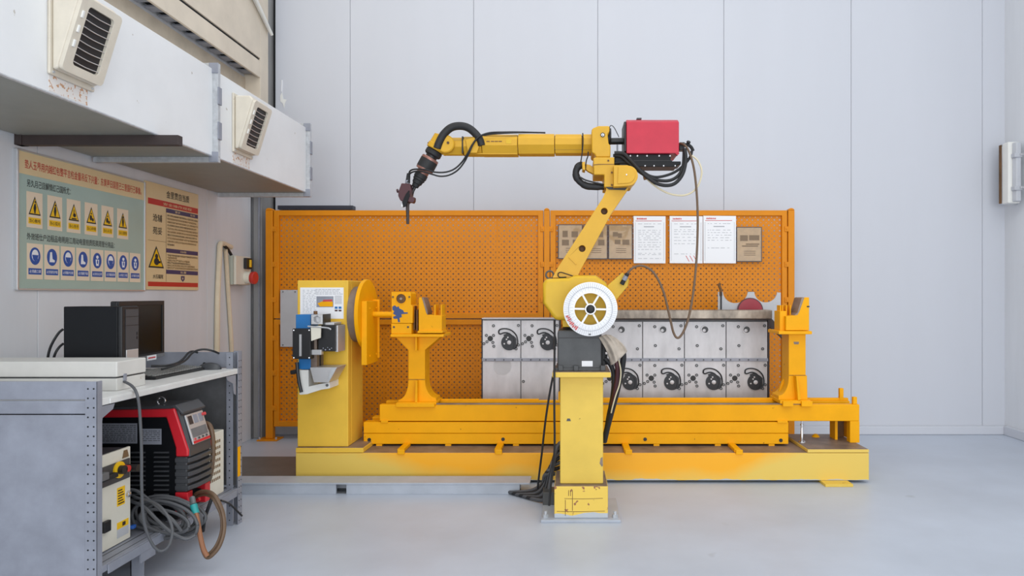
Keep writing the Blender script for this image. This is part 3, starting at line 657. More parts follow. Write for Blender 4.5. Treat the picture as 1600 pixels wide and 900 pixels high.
# headstock pillar with faceplate
YH = 4.53
hs = thing('headstock_pillar', (WX(505, YH), 4.69, 0.2), 'tall pale yellow headstock pillar of the positioner with round faceplate', 'machine pillar')
px0, px1 = WX(464.5, YH), WX(544, YH)
part('base_plate', G().box(xa, px1+0.11, YB, 5.05, 0.2005, 0.232), m_pillar, hs, 0.003)
part('plate_top', G().box(xa+0.004, px1+0.106, YB+0.004, 5.046, 0.232, 0.2335), m_dirty, hs)
part('pillar', G().box(px0, px1, YH, 4.85, 0.2335, WZ(438, YH)), m_pillar, hs, 0.006)
part('cover_seam', G().box(px1, px1+0.0015, 4.60, 4.78, 0.26, 1.31), m_pillar, hs)
zc = 1.108; yc = 4.69
part('slewing_ring', G().lathe([(0.19, 0), (0.19, 0.05), (0.175, 0.055)], (px1, yc, zc), (1, 0, 0), 40), m_dirty, hs)
bl = mesh('bolt', G().cyl((0, 0, 0), (0.012, 0, 0), 0.008, n=6), m_flange, (0, 0, 0))
xf = WX(573, yc)
part('spacer', G().cyl((px1+0.05, yc, zc), (xf-0.012, yc, zc), 0.15, n=36), m_blackm, hs)
for k in range(16):
    a = 2*PI*k/16; piece('bolt', bl, hs, (px1+0.055, yc+0.17*math.cos(a), zc+0.17*math.sin(a)))
fp = part('faceplate', G().lathe([(0.235, 0), (0.24, 0.004), (0.24, 0.022), (0.236, 0.026)], (xf-0.014, yc, zc), (1, 0, 0), 56), m_vivid, hs, label='vivid yellow round faceplate')
part('arm_plate', G().box(xf+0.012, xf+0.048, 4.53, 4.80, 0.775, 1.20), m_vivid, hs, 0.003)
part('gusset', G().box(xf+0.012, xf+0.060, 4.785, 4.80, 0.80, 1.21), m_vivid, hs, 0.003)
part('drive_shaft', G().cyl((xf+0.048, yc, zc), (WX(612, yc)+0.02, yc, zc), 0.019, n=20), m_vivid, hs)
bly = mesh('bolt', G().cyl((0, 0, 0), (0.006, 0, 0), 0.006, n=6), m_vivid, (0, 0, 0))
for a, b in ((4.60, 1.15), (4.60, 0.83), (4.75, 1.15), (4.75, 0.83)): piece('bolt', bly, hs, (xf+0.047, a, b))
pp_ = thing('process_sheet', W(503, 499, YH), 'white process sheet with a photo taped to headstock pillar', 'paper')
Y = YH-0.002
part('sheet', G().pprism([(469, 449.2), (536.8, 449.2), (536.8, 498), (469, 498)], Y, YH), m_paper, pp_)
part('photo', G().pprism([(494.5, 463), (521, 463), (521, 480), (494.5, 480)], Y-0.001, Y), m_galv, pp_)
part('photo_subject', G().pprism([(496, 474), (503, 471), (520, 471.5), (520, 479), (500, 479)], Y-0.002, Y-0.001), m_vivid, pp_)
part('photo_detail', G().pprism([(505, 468.5), (519, 468), (519, 471), (504, 471.5)], Y-0.002, Y-0.001), m_redink, pp_)
g = G()
for r in range(14):
    x = 473
    while x < 492:
        w = R.uniform(1, 4); g.pprism([(x, 453+r*2.6), (x+w, 453+r*2.6), (x+w, 453.7+r*2.6), (x, 453.7+r*2.6)], Y-0.001, Y); x += w+R.uniform(0.8, 4)
for r in range(4):
    x = 493
    while x < 530:
        w = R.uniform(2, 6); g.pprism([(x, 452+r*2.3), (x+w, 452+r*2.3), (x+w, 452.8+r*2.3), (x, 452.8+r*2.3)], Y-0.001, Y); x += w+1.2
for r in range(8): g.pprism([(523, 462+r*1.7), (534, 462+r*1.7), (534, 462.7+r*1.7), (523, 462.7+r*1.7)], Y-0.001, Y)
part('printed_lines', g, m_ink, pp_)
for i in range(2):
    part('blue_stamp', G().pprism([(523+6*i, 479), (527.5+6*i, 479), (527.5+6*i, 482.5), (523+6*i, 482.5)], Y-0.001, Y), m_blue, pp_)
    part('dark_stamp', G().pprism([(523+6*i, 484), (527.5+6*i, 484), (527.5+6*i, 486.5), (523+6*i, 486.5)], Y-0.001, Y), m_maroon, pp_)

# torch cleaning station on the pillar
tc_ = thing('torch_cleaner', W(490, 615, 4.4), 'blue and black torch cleaning unit with steel tray on headstock pillar', 'torch cleaner')
def tb(name, x0, x1, y0, y1, Y0, Y1, m, bev=0.003, par=None, label=None): return part(name, G().pbox(x0, x1, y0, y1, Y0, Y1), m, par or tc_, bev, label=label)
tb('blue_block', 462, 485, 491.5, 514, 4.36, 4.50, m_blue)
hx = G().pprism([(486, 491.7), (504, 491.7), (504, 507), (486, 507)], 4.33, 4.42, [[(495+6*math.cos(PI/3*k+0.5), 499.3+6*math.sin(PI/3*k+0.5)) for k in range(6)]])
part('clamp_block', hx, m_alu, tc_, 0.002)
tb('clamp_pad', 488, 502, 493.5, 505, 4.38, 4.40, m_paper, 0)
tb('side_plate', 504.5, 505.5, 491, 508, 4.33, 4.46, m_black, 0)
bb = tb('black_box', 456.8, 485.3, 513.5, 561, 4.30, 4.48, m_black, 0.004)
tb('silver_strip', 467.5, 471, 522.5, 556.5, 4.296, 4.30, m_alu, 0, bb)
for a, b in ((459, 516), (483, 516), (459, 559), (483, 559)): part('screw', G().cyl(W(a, b, 4.30), W(a, b, 4.297), 0.004, n=8), m_alu, bb)
b2 = tb('black_box', 497, 524, 508, 549, 4.34, 4.50, m_black, 0.003)
tb('silver_edge', 524, 528, 508.5, 550, 4.36, 4.50, m_alu, 0.002, b2)
for a, b, r in ((505, 544, 0.003), (508.5, 546.5, 0.004), (512, 543, 0.0025), (515, 546, 0.004), (518, 544, 0.003)): part('spatter', G().cyl(W(a, b, 4.34), W(a, b, 4.337), r, n=7), m_galv, b2)
part('shield_flap', G().pprism([(485.5, 510), (501, 509), (500.5, 528), (486, 533)], 4.29, 4.305), m_cream, tc_, 0.002)
part('pipe', G().ptube([(481, 510), (496, 511), (512, 512.5), (517, 515)], 0.005, 4.29), m_flange, tc_)
tb('spindle_housing', 485.5, 495, 530, 576, 4.36, 4.48, m_dirty)
tb('valve_label', 487, 502, 546.5, 554.5, 4.32, 4.36, m_alu, 0.002)
part('spindle', G().cyl(W(497.5, 553, 4.42), W(497.5, 575, 4.42), 0.018), m_black, tc_)
tb('blue_block', 466.5, 485.5, 560.5, 577, 4.36, 4.50, m_blue)
part('drip_tray', G().pprism([(484, 574.5), (526.5, 574), (513, 598), (490, 597.5)], 4.30, 4.48), m_alu, tc_, 0.003, label='folded steel drip tray')
part('drip_tray_side', G().pprism([(517, 575), (526.5, 574), (514, 597), (511, 597)], 4.292, 4.30), m_flange, tc_)
part('mount_bracket', G().pprism([(467.5, 578), (482, 578), (482, 604), (499, 600), (515, 597), (515, 607), (502, 609), (480, 616), (467.5, 617)], 4.36, YH), m_white, tc_, 0.003)
part('bracket_eye', G().cyl(W(511, 602, 4.36), W(511, 602, 4.352), 0.009), m_dgrey, tc_)
part('hose', G().ptube([(464, 566), (465, 580), (467.5, 598), (471, 613)], 0.011, 4.33), m_black, tc_)
part('hose_plug', G().cyl(W(455, 582, 4.34), W(466, 580, 4.34), 0.014), m_black, tc_)
part('top_knob', G().cyl(W(493, 491, 4.4), W(493, 486, 4.4), 0.012), m_brownst, tc_)
tb('aluminium_lug', 505, 522, 504, 508, 4.36, 4.50, m_alu)

# support stand with gearbox and V block
def stand(label, cxp, gear):
    pass
st = thing('support_stand', W(651, 632, 4.78), 'yellow support stand with waisted column, gearbox and V block on top', 'support stand')
YT = 4.74
def fl(l): return l
left = [(638, 594)]+[(638-16*(1-math.cos(t*PI/2/6)), 594+31*math.sin(t*PI/2/6)) for t in range(1, 7)]
right = [(664+17*(1-math.cos(t*PI/2/6)), 594+28*math.sin(t*PI/2/6)) for t in range(6, 0, -1)]+[(664, 594)]
part('column', G().pprism([(617, 525.5), (638, 547)]+left+[(622, 628), (682, 628)]+right+[(664, 547), (689, 525.5)], YT, YT+0.15), m_vivid, st, 0.003)
part('rib', G().pbox(648.8, 651.2, 523, 548, YT-0.06, YT), m_vivid, st, 0.002)
part('rib', G().pprism([(649, 595), (652, 595), (652, 630), (648, 630)], YT-0.05, YT), m_vivid, st, 0.002)
part('joint_line', G().pbox(638, 664, 592.6, 593.4, YT-0.002, YT), m_brownst, st)
part('foot_plate', G().box(WX(620, 4.70), WX(682, 4.70), 4.69, 4.915, zt, zt+0.016), m_vivid, st, 0.003)
part('foot_bar', G().box(WX(620, 4.70), WX(680, 4.70), 4.672, 4.696, zt-0.015, zt+0.012), m_vivid, st, 0.003)
ztp = WZ(525.5, YT)
part('top_plate', G().box(WX(610, 4.66), WX(693, 4.66), 4.66, 4.94, ztp, ztp+0.020), m_vivid, st, 0.003)
zp = ztp+0.020
YG = 4.67
gb = part('gearbox', G().pprism([(611.5, 456), (640, 456), (642, 459), (642, 476), (645, 479), (644.5, 505), (612, 505)], YG, YG+0.16, [circ(626.5, 466.8, 7.4, 22)]), m_vivid, st, 0.004)
part('bearing', G().ring(W(626.5, 466.8, YG+0.02), (0, -1, 0), 0.006, 0.0335, 0.012, 24), m_brownst, gb)
part('bearing_bolt', G().cyl(W(626.5, 466.8, YG+0.01), W(626.5, 466.8, YG-0.003), 0.009), m_dirty, gb)
part('bearing_lip', G().ring(W(626.5, 466.8, YG-0.004), (0, 1, 0), 0.033, 0.037, 0.006, 24), m_vivid, gb)
part('gearbox_foot', G().box(WX(611, YG), WX(643, YG), YG+0.0, YG+0.17, zp, WZ(505.5, YG)), m_vivid, st, 0.004)
for xx in (615.5, 637.5): part('bolt_hole', G().cyl(W(xx, 511, YG+0.002), W(xx, 511, YG-0.002), 0.007, n=12), m_black, st)
for xx in (614, 639.5): part('bolt', G().cyl(W(xx, 464, YG), W(xx, 464, YG-0.006), 0.007, n=6), m_brownst, gb)
part('paint_chip', G().pprism([(613, 479), (617, 477), (620, 480), (623, 478.5), (624, 482), (630, 485), (631, 488), (637, 488), (637, 490), (631, 490.5), (627, 491), (628, 495), (624, 497), (625, 503), (622, 503.5), (621, 498), (615, 498), (614, 495), (619, 493), (614, 490), (616, 486), (613, 484)], YG-0.0015, YG), m_bluechip, gb, label='blue undercoat showing through flaked yellow paint')
part('side_ribs', G().pbox(646, 648, 478, 516, YG+0.05, YG+0.12).pbox(650, 653, 484, 518, YG+0.05, YG+0.12), m_brownst, st, 0.002)
vb = part('v_block', G().pprism([(654, 465), (659, 464.5), (666, 488), (668, 492), (690.5, 493), (690.5, 519), (654, 519)], YG, YG+0.15), m_vivid, st, 0.004)
part('worn_edge', G().pprism([(659, 464.5), (661.5, 465), (668, 487), (668, 492), (666, 489)], YG-0.001, YG+0.15), m_dirty, vb)
for xx in (679.5, 689.5): part('fin', G().pbox(xx-1, xx+1, 476, 494, YG+0.02, YG+0.14), m_vivid, vb, 0.002)
part('sole', G().pbox(652.5, 691.5, 517, 520.5, YG-0.012, YG+0.16), m_vivid, vb, 0.002)

# tail stand
ts = thing('tail_stand', W(1245, 632, 4.78), 'yellow tail stand with swept cradle block on top at the frame end', 'support stand')
arcl = [(1232.5-15*(1-math.cos(t*PI/2/6)), 589+29*math.sin(t*PI/2/6)) for t in range(0, 7)]
part('column', G().pprism([(1232.5, 521.5), (1259, 521.5), (1259, 586), (1261, 587), (1262, 625), (1216.5, 625), (1216.5, 619)]+arcl[::-1], YT, YT+0.16), m_vivid, ts, 0.003)
part('rib', G().pprism([(1244, 588), (1246, 588), (1252, 624), (1247, 626)], YT-0.06, YT), m_vivid, ts, 0.002)
part('seam', G().pbox(1233, 1259, 586, 586.8, YT-0.002, YT), m_brownst, ts)
part('foot_plate', G().box(WX(1218, 4.70), WX(1266, 4.70), 4.685, 4.93, zt+0.006, zt+0.030), m_vivid, ts, 0.003)
part('foot_bar', G().box(WX(1222, 4.69), WX(1238, 4.69), 4.668, 4.69, zt-0.01, zt+0.026), m_vivid, ts, 0.002)
part('foot_bar', G().box(WX(1251, 4.69), WX(1268, 4.69), 4.668, 4.69, zt-0.01, zt+0.026), m_vivid, ts, 0.002)
zq = WZ(521.5, YT)
part('top_plate', G().box(WX(1217, 4.67), WX(1269, 4.67), 4.67, 4.93, zq, zq+0.022), m_vivid, ts, 0.003)
cb = part('cradle_block', G().pprism([(1228, 494), (1241, 493), (1246, 489), (1252.5, 466), (1255, 464.5), (1264.5, 464.5), (1264.5, 516.5), (1228, 516.5)], 4.69, 4.84), m_vivid, ts, 0.004)
part('worn_edge', G().pprism([(1241.5, 492.6), (1246, 488.6), (1252.5, 465.8), (1255, 464.5), (1257, 464.5), (1249, 487), (1246, 492)], 4.688, 4.842), m_dirty, cb)
part('notch', G().pbox(1261, 1265, 478, 480, 4.686, 4.69), m_black, cb)
for xx in (1220, 1223, 1229, 1235): part('fin', G().pbox(xx-1, xx+1, 477, 517, 4.74+0.02*(xx % 3), 4.86), m_vivid, ts, 0.002)
part('finger_plate', G().pbox(1218.5, 1229, 486, 519, 4.73, 4.86), m_vivid, ts, 0.003)
part('scuffed_label', G().pprism([(1240, 534), (1248.5, 534), (1248, 537.5), (1246, 538), (1241, 538)], YT-0.0015, YT), m_dirty, ts)
for yy in (608, 620): part('gusset', G().pprism([(1222, yy-12), (1229, yy-22), (1231, yy+4), (1217, yy+4)], YT+0.10, YT+0.12), m_vivid, ts, 0.002)

# ================================================================== steel jigs behind the positioner
YJ = 5.25
rivet = mesh('bolt', G().ring((0, 0, 0), (0, -1, 0), 0.005, 0.0115, 0.006, 12), m_dgrey, (0, 0, 0))
hole_m = mesh('hole', G().lathe([(0.021, 0), (0.021, 0.002)], (0, 0, 0), (0, -1, 0), 18), m_black, (0, 0, 0))
port_rim = mesh('port_rim', G().ring((0, 0, 0), (0, -1, 0), 0.025, 0.033, 0.006, 22), m_steel, (0, 0, 0))
port_in = mesh('port', G().lathe([(0.025, 0), (0.025, 0.002), (0.014, 0.0025), (0.013, 0.006)], (0, 0, 0), (0, -1, 0), 18), m_dgrey, (0, 0, 0))
port_lit_crescent = mesh('port_lit_crescent', G().lathe([(0.013, 0.003), (0.013, 0.0075), (0.008, 0.009)], (0, 0, 0), (0, -1, 0), 14), m_steel, (0, 0, 0))  # small offset steel disc imitating the lit crescent inside a port
s = YJ/F
def camd():
    return G().prism(circ(0, 0, 12.4*s, 26)[2:-1], -0.010, -0.002)
LOOP = [(-16, 18.5), (-16.2, 14.5), (-13.5, 13.2), (-9, 14.8), (-4, 15.2), (2, 12.6), (6, 7.5), (8, 1), (7.5, -5), (6, -9.5), (10, -8.5), (13, -2), (12.8, 5), (10.5, 12), (4, 18.5), (-4, 21.3), (-12, 21)]
def ribbon(pts, w):
    g = G(); P = [Vector((a*s, 0, b*s)) for a, b in pts]+[Vector((pts[0][0]*s, 0, pts[0][1]*s)), Vector((pts[1][0]*s, 0, pts[1][1]*s))]
    g.tube([p+Vector((0, -0.008, 0)) for p in P], w, 6, 3); return g
cam_disc = mesh('cam_disc', camd(), m_cam, (0, 0, 0))
cam_ear = mesh('cam_ear', G().prism([(-9*s, 12*s), (-1*s, 15*s), (5*s, 11*s), (8*s, 5*s), (3*s, 4*s), (-6*s, 6*s)], -0.0095, -0.002), m_cam, (0, 0, 0))
cam_slot = mesh('cam_slot', ribbon(LOOP, 0.0052), m_cam, (0, 0, 0))
cam_piv = mesh('cam_pivot', G().lathe([(0.016, 0.010), (0.016, 0.013), (0.010, 0.014), (0.010, 0.018), (0.002, 0.019)], (0, 0, 0), (0, -1, 0), 18), m_steel, (0, 0, 0))
cam_pin = mesh('cam_pin', G().lathe([(0.006, 0.010), (0.006, 0.012)], (0, 0, 0), (0, -1, 0), 10), m_steel, (0, 0, 0))
def cam_lever(pl, x, y):
    c = W(x, y, YJ); c.y = YJ
    for me in (cam_disc, cam_ear, cam_slot, cam_piv): piece(me.name.split('.')[0], me, pl, c)
    for dx, dy in ((-7.5, -2), (-4, 5), (-2, 8)): piece('cam_pin', cam_pin, pl, (c.x+dx*s, c.y, c.z+dy*s))
def jig(name, label, cols, ytop, rows, upper, lower):
    xa, xb = WX(cols[0], YJ), WX(cols[-1], YJ); zb = WZ(rows[2], YJ); zt = WZ(ytop, YJ)
    t = thing(name, ((xa+xb)/2, YJ+0.08, 0), label, 'jig', 'stainless jigs with dark cam levers')
    part('back_frame', G().box(xa, xb, YJ+0.012, YJ+0.05, zb, zt), m_galvd, t)
    part('side_plate', G().box(xa-0.006, xa, YJ-0.006, YJ+0.15, zb, zt), m_brown, t, 0.001); part('side_plate', G().box(xb, xb+0.012, YJ-0.006, YJ+0.15, zb, zt), m_brown, t, 0.001)
    part('top_flange', G().box(xa, xb, YJ-0.02, YJ+0.15, zt, zt+0.006), m_steel, t)
    for xx in (xa+0.02, xb-0.06):
        for yy in (YJ+0.02, YJ+0.11): part('leg', G().box(xx, xx+0.04, yy, yy+0.04, 0, zb), m_galvd, t)
    part('bottom_shelf', G().box(xa, xb, YJ+0.012, YJ+0.15, zb-0.03, zb), m_galvd, t)
    for i, (a, b) in enumerate(zip(cols, cols[1:])):
        for j in range(2):
            pl = part('plate', G().box(WX(a, YJ)+0.003, WX(b, YJ)-0.003, YJ, YJ+0.012, WZ(rows[j+1], YJ)+(0.0 if j else 0.004), WZ(rows[j], YJ)-0.003), m_steel, t, 0.002)
            (upper if j == 0 else lower)(pl, a, b, rows[j], rows[j+1])
    part('middle_rail', G().box(xa, xb, YJ-0.010, YJ, WZ(rows[1], YJ)-0.012, WZ(rows[1], YJ)+0.012), m_galv, t, 0.002)
    rv = mesh('rail_screw', G().cyl((0, 0, 0), (0, -0.003, 0), 0.006, n=6), m_dgrey, (0, 0, 0))
    for i in range(int((cols[-1]-cols[0])/14)): piece('rail_screw', rv, t, (WX(cols[0]+6+14*i, YJ), YJ-0.010, WZ(rows[1], YJ)))
    return t
def bolts(pl, pts):
    for x, y in pts:
        c = W(x, y, YJ); piece('bolt', rivet, pl, c)
def slotted(pl, a, b, y0, y1, dy=0):
    k = (b-a)/65.0; ox = a
    cam_lever(pl, ox+45.5*k, y0+dy+36)
    piece('hole', hole_m, pl, W(ox+13.5*k, y0+dy+30, YJ)-Vector((0, 0.0, 0)))
    bolts(pl, [(ox+7*k, y0+dy+25), (ox+19*k, y0+dy+25), (ox+8*k, y0+dy+35), (ox+18*k, y0+dy+36), (ox+19.5*k, y0+dy+42), (ox+19*k, y0+dy+10), (ox+61*k, y0+dy+9.5), (ox+61*k, y0+dy+40), (ox+57*k, y0+dy+46), (ox+2.8*k, y0+dy+38)])
def plain(pl, a, b, y0, y1):
    if a > 800: bolts(pl, [(a+4, y0+34)])
def ported(pl, a, b, y0, y1):
    c = W(a+32, y0+13, YJ); piece('port_rim', port_rim, pl, c); piece('port', port_in, pl, c); piece('port_lit_crescent', port_lit_crescent, pl, (c.x-0.007, c.y, c.z-0.007))
    bolts(pl, [(a+19, y0+8.5), (a+60, y0+7), (a+20, y0+38), (a+57, y0+43)])
slot_up = lambda pl, a, b, y0, y1: slotted(pl, a, b, y0, y1)
j1 = jig('steel_jig', 'stainless jig whose dark cam levers sit in its upper row', [753.5, 813.8, 874], 498, (500, 562, 625), lambda p, a, b, y0, y1: slotted(p, a, b, y0, y1, -1), plain)
j2 = jig('steel_jig', 'wide stainless jig under a heat stained bar, cam levers in lower row', [939, 1004, 1069.4, 1134.5, 1199.6], 500, (502, 562, 623), ported, lambda p, a, b, y0, y1: slotted(p, a, b, y0, y1, -1))
part('grey_disc', G().prism([(WX(775, YJ)+0.02*i, 0) for i in range(0)] or circ(WX(785, YJ), WZ(572, YJ), 0.07, 22), YJ-0.0008, YJ), m_plategr, j1)  # thin light grey disc on the plate front
ys_ = 5.14; zs1 = WZ(484.5, ys_); zs0 = WZ(498.5, ys_)
part('top_bar', G().box(WX(880, ys_), WX(1207, ys_), ys_, ys_+0.17, zs0, zs1), m_rawbar, j2, 0.008, seg=3, label='heat stained steel bar along the top')
part('bar_underside', G().box(WX(939, YJ), WX(1199, YJ), ys_+0.04, YJ+0.06, WZ(500, YJ), zs0), m_brown, j2)
dA, dB = W(1198, 497, YJ), W(1228, 527, YJ)
part('brace', G().pprism([(1199, 494), (1207, 499), (1231, 527), (1227, 533), (1199, 508)], YJ+0.02, YJ+0.05), m_brown, j2)
part('rear_ledge', G().box(WX(1110, 5.35), WX(1222, 5.45), YJ+0.15, YJ+0.30, 1.0, 1.014), m_galvd, j2)
part('ledge_post', G().box(WX(1150, 5.45), WX(1158, 5.45), YJ+0.25, YJ+0.29, 0, 1.0), m_galvd, j2)
YC = 5.44
def ar(cx, cy, r, a, b, n=10): return [(cx+r*math.cos(math.radians(a+(b-a)*k/n)), cy-r*math.sin(math.radians(a+(b-a)*k/n))) for k in range(n+1)]
cr = thing('cradle_plate', W(1172, 500, YC), 'light grey plate with scalloped cradles behind the stained bar', 'plate')
zfl = 1.014
pts = [(1122, 456), (1129.5, 456)]+ar(1148, 455, 18.5, 180, 275)+ar(1150, 455, 18.5, 280, 358, 8)+[(1167, 456), (1179, 456)]+ar(1196, 455, 17.5, 182, 268)+ar(1197, 455, 17.5, 272, 358, 8)+[(1214.5, 457), (1220, 457)]
g = G(); P2 = [(WX(x, YC), WZ(y, YC)) for x, y in pts]+[(WX(1220, YC), zfl), (WX(1122, YC), zfl)]
g.prism(P2, YC, YC+0.012); part('plate', g, m_plategr, cr, 0.002)
part('upright_edge', G().box(WX(1125.5, YC), WX(1127, YC), YC-0.02, YC, zfl, WZ(456, YC)), m_inkd, cr)
part('rusty_hook', G().ptube([(1126.5, 462), (1126, 452), (1124, 447), (1125, 442.5)], 0.011, YC-0.006), m_brownst, cr)
rd = thing('red_disc', W(1172.5, 505, YC-0.05), 'dark red round disc standing in front of the scalloped plate', 'disc')
rr_ = 20*YC/F; zc_ = zfl+rr_; zc_ = max(zc_, WZ(485, YC-0.04))
part('disc', G().lathe([(rr_, 0), (rr_, 0.012), (rr_*0.93, 0.022), (0.001, 0.026)], (WX(1172.5, YC-0.03), YC-0.008, zfl+rr_), (0, -1, 0), 40), m_deepred, rd)
part('rim', G().ring((WX(1172.5, YC-0.03), YC-0.02, zfl+rr_), (0, -1, 0), rr_*0.93, rr_, 0.010, 40), m_maroon, rd)

# ================================================================== robot pedestal
YPD = 3.745
pd = thing('robot_pedestal', (WX(908, 3.9), 3.9, 0), 'chipped pale yellow square pedestal bolted to floor under the robot', 'pedestal')
def block_paint():
    m = bpy.data.materials.new('chipped_block_paint'); m.use_nodes = True; nt = m.node_tree; b = nt.nodes['Principled BSDF']; b.inputs['Roughness'].default_value = 0.5; L = nt.links.new
    tc = nt.nodes.new('ShaderNodeTexCoord'); sp = nt.nodes.new('ShaderNodeSeparateXYZ'); L(tc.outputs['Object'], sp.inputs[0])
    n = nt.nodes.new('ShaderNodeTexNoise'); n.inputs['Scale'].default_value = 24; n.inputs['Detail'].default_value = 4; L(tc.outputs['Object'], n.inputs['Vector'])
    r = nt.nodes.new('ShaderNodeValToRGB'); e = r.color_ramp.elements; e[0].position = 0.33; e[1].position = 0.36; e[0].color = rgb((150, 96, 66)); e[1].color = rgb((234, 198, 84)); L(n.outputs['Fac'], r.inputs[0])
    n2 = nt.nodes.new('ShaderNodeTexNoise'); n2.inputs['Scale'].default_value = 6; L(tc.outputs['Object'], n2.inputs['Vector'])
    ma = nt.nodes.new('ShaderNodeMath'); ma.operation = 'MULTIPLY_ADD'; L(n2.outputs['Fac'], ma.inputs[0]); ma.inputs[1].default_value = 0.07; ma.inputs[2].default_value = 0.005
    lt = nt.nodes.new('ShaderNodeMath'); lt.operation = 'LESS_THAN'; L(sp.outputs['Z'], lt.inputs[0]); L(ma.outputs[0], lt.inputs[1])
    mx = nt.nodes.new('ShaderNodeMix'); mx.data_type = 'RGBA'; L(lt.outputs[0], mx.inputs[0]); L(r.outputs[0], mx.inputs[6]); mx.inputs[7].default_value = rgb((184, 190, 196)); L(mx.outputs[2], b.inputs['Base Color']); return m
part('floor_plate', G().box(WX(845, 3.72), WX(970, 3.72), 3.715, 4.12, 0, 0.016), m_chan, pd, 0.003)
part('foot_block', G().box(WX(866, YPD), WX(950, YPD), YPD, 4.08, 0.016, 0.19), block_paint(), pd, 0.004)
part('block_top', G().box(WX(867, YPD), WX(949, YPD), YPD+0.004, 4.076, 0.19, 0.192), m_dirty, pd)
Yc = 3.79
part('column', G().box(WX(875, Yc), WX(942.5, Yc), Yc, 4.04, 0.192, 0.79), m_pale, pd, 0.006)
part('top_plate', G().box(WX(863, 3.725), WX(954.5, 3.725), 3.725, 4.10, 0.79, 0.818), m_pale, pd, 0.003)
part('top_grime', G().box(WX(863.5, 3.725), WX(954, 3.725), 3.73, 4.095, 0.818, 0.8195), m_dirty, pd)
part('name_tag', G().pprism([(885, 658), (886.5, 654), (890.5, 654), (892, 658)], Yc-0.0015, Yc), m_dgrey, pd)
part('paint_scar', G().pprism([(938.5, 716), (941.5, 714), (942, 728), (940, 729), (937, 724)], Yc-0.0015, Yc), m_dirty, pd)
part('side_box', G().pbox(872.4, 875, 613, 628, Yc+0.02, Yc+0.07), m_vivid, pd, 0.003)
for x, y in ((852.5, 808), (961, 808)):
    c = W(x, y, 3.76); n = part('anchor_nut', G().cyl((c.x, 3.76, 0.016), (c.x, 3.76, 0.034), 0.016, n=6), m_flange, pd)
    part('stud', G().cyl((c.x, 3.76, 0.034), (c.x, 3.76, 0.052), 0.009, n=12), m_flange, n)
for x0, x1, y in ((882, 942, 779), (870, 945, 799)):      # weathered weld seams in the block paint
    part('weld_seam', G().ptube([(x0, y), ((x0+x1)/2, y+0.5), (x1, y-0.4)], 0.0014, YPD, 6, 3), m_brownst, pd)
for x, y0, y1 in ((883.3, 781, 806), (888.5, 766, 775), (891.5, 766, 775), (894.5, 766, 798)):
    part('scratch', G().pprism([(x-0.4, y0), (x+0.4, y0), (x+0.4, y1), (x-0.4, y1)], YPD-0.0012, YPD), m_brownst, pd)

# ================================================================== welding robot
rb = thing('welding_robot', (WX(906, 3.95), 3.95, 0.82), 'yellow six axis welding robot arm reaching over towards the support stand', 'robot')
Yr = 3.80
part('base_casting', G().pprism([(871, 521), (872, 516), (934, 516.5), (940, 522), (940, 577), (871, 577)], Yr, 4.06), m_dgrey, rb, 0.010, seg=3)
part('base_flange', G().box(WX(868, 3.79), WX(946, 3.79), 3.79, 4.08, 0.8195, 0.835), m_dgrey, rb, 0.003)
for xx in (876, 900, 942): part('hold_down_lug', G().box(WX(xx, 3.79)-0.014, WX(xx, 3.79)+0.014, 3.775, 3.80, 0.8195, 0.85), m_dgrey, rb, 0.004)
part('white_label', G().pbox(909, 926, 564, 572.5, Yr-0.002, Yr), m_paper, rb)
part('seam_line', G().pbox(871.5, 936, 527.5, 528.5, Yr-0.002, Yr), m_black, rb)
part('connector_panel', G().pbox(940, 946, 536, 574, Yr+0.04, 4.02), m_blackm, rb, 0.004)
for yy in (546, 556, 566): part('connector', G().cyl(W(941, yy, Yr+0.06), W(949, yy+1, Yr+0.06), 0.012, n=12), m_black, rb)
part('swivel_ring', G().cyl((WX(905, 3.93), 3.93, WZ(516, 3.80)-0.004), (WX(905, 3.93), 3.93, WZ(500, 3.80)), 0.095, n=36), m_black, rb)
Yt = 3.80
part('turret', G().pprism([(848, 443), (852, 435.5), (889, 434), (898, 430), (931, 430), (947, 441), (956, 462), (956, 488), (944, 503), (867, 500), (848, 474)], Yt, 4.12), m_robot2, rb, 0.022, seg=4)
part('turret_lip', G().pprism([(879, 500), (945, 500), (942, 511), (879, 511)], Yt+0.02, 4.05), m_robot2, rb, 0.003)
part('axis_cover', G().lathe([(0.105, 0), (0.105, 0.02), (0.098, 0.03), (0.03, 0.032)], W(923, 483, Yt+0.005), (0, -1, 0), 40), m_robot2, rb)
part('plug_plate', G().pprism([(949, 446), (973, 425.5), (983, 437), (981, 447), (962, 470), (950, 462)], Yt+0.03, Yt+0.05), m_robot2, rb, 0.004)
ey = part('lifting_eye', G().tube([W(859+6*math.cos(a), 429.5+6*math.sin(a), 3.9) for a in [2*PI*k/16 for k in range(17)]], 0.0055, 8, 1), m_dgrey, rb)
part('handle_wire', G().ptube([(885, 433), (874, 433), (872, 428), (876, 425.5), (885, 428), (897, 432)], 0.003, 3.85), m_blackm, rb)
Ya = 3.86
hole1, hole2 = circ(944.2, 330, 5.3, 20), circ(909.6, 388.4, 5.3, 20)
part('lower_arm', G().pprism([(863, 434), (871, 419), (942, 309), (947, 297), (947, 280), (983, 280), (981, 296), (955, 334), (906, 424), (902, 434)], Ya, 3.98, [hole1, hole2]), m_robot, rb, 0.006, seg=3)
for hx_, hy_ in ((944.2, 330), (909.6, 388.4)):
    part('hole_sleeve', G().lathe([(0.019, 0.05), (0.019, 0.055), (0.010, 0.056), (0.010, 0.045)], W(hx_, hy_, Ya), (0, 1, 0), 20), m_brownst, rb)
part('arm_emboss', G().pprism([(888, 402), (890, 401), (901, 412), (900, 414)], Ya-0.004, Ya), m_robot, rb, 0.001)
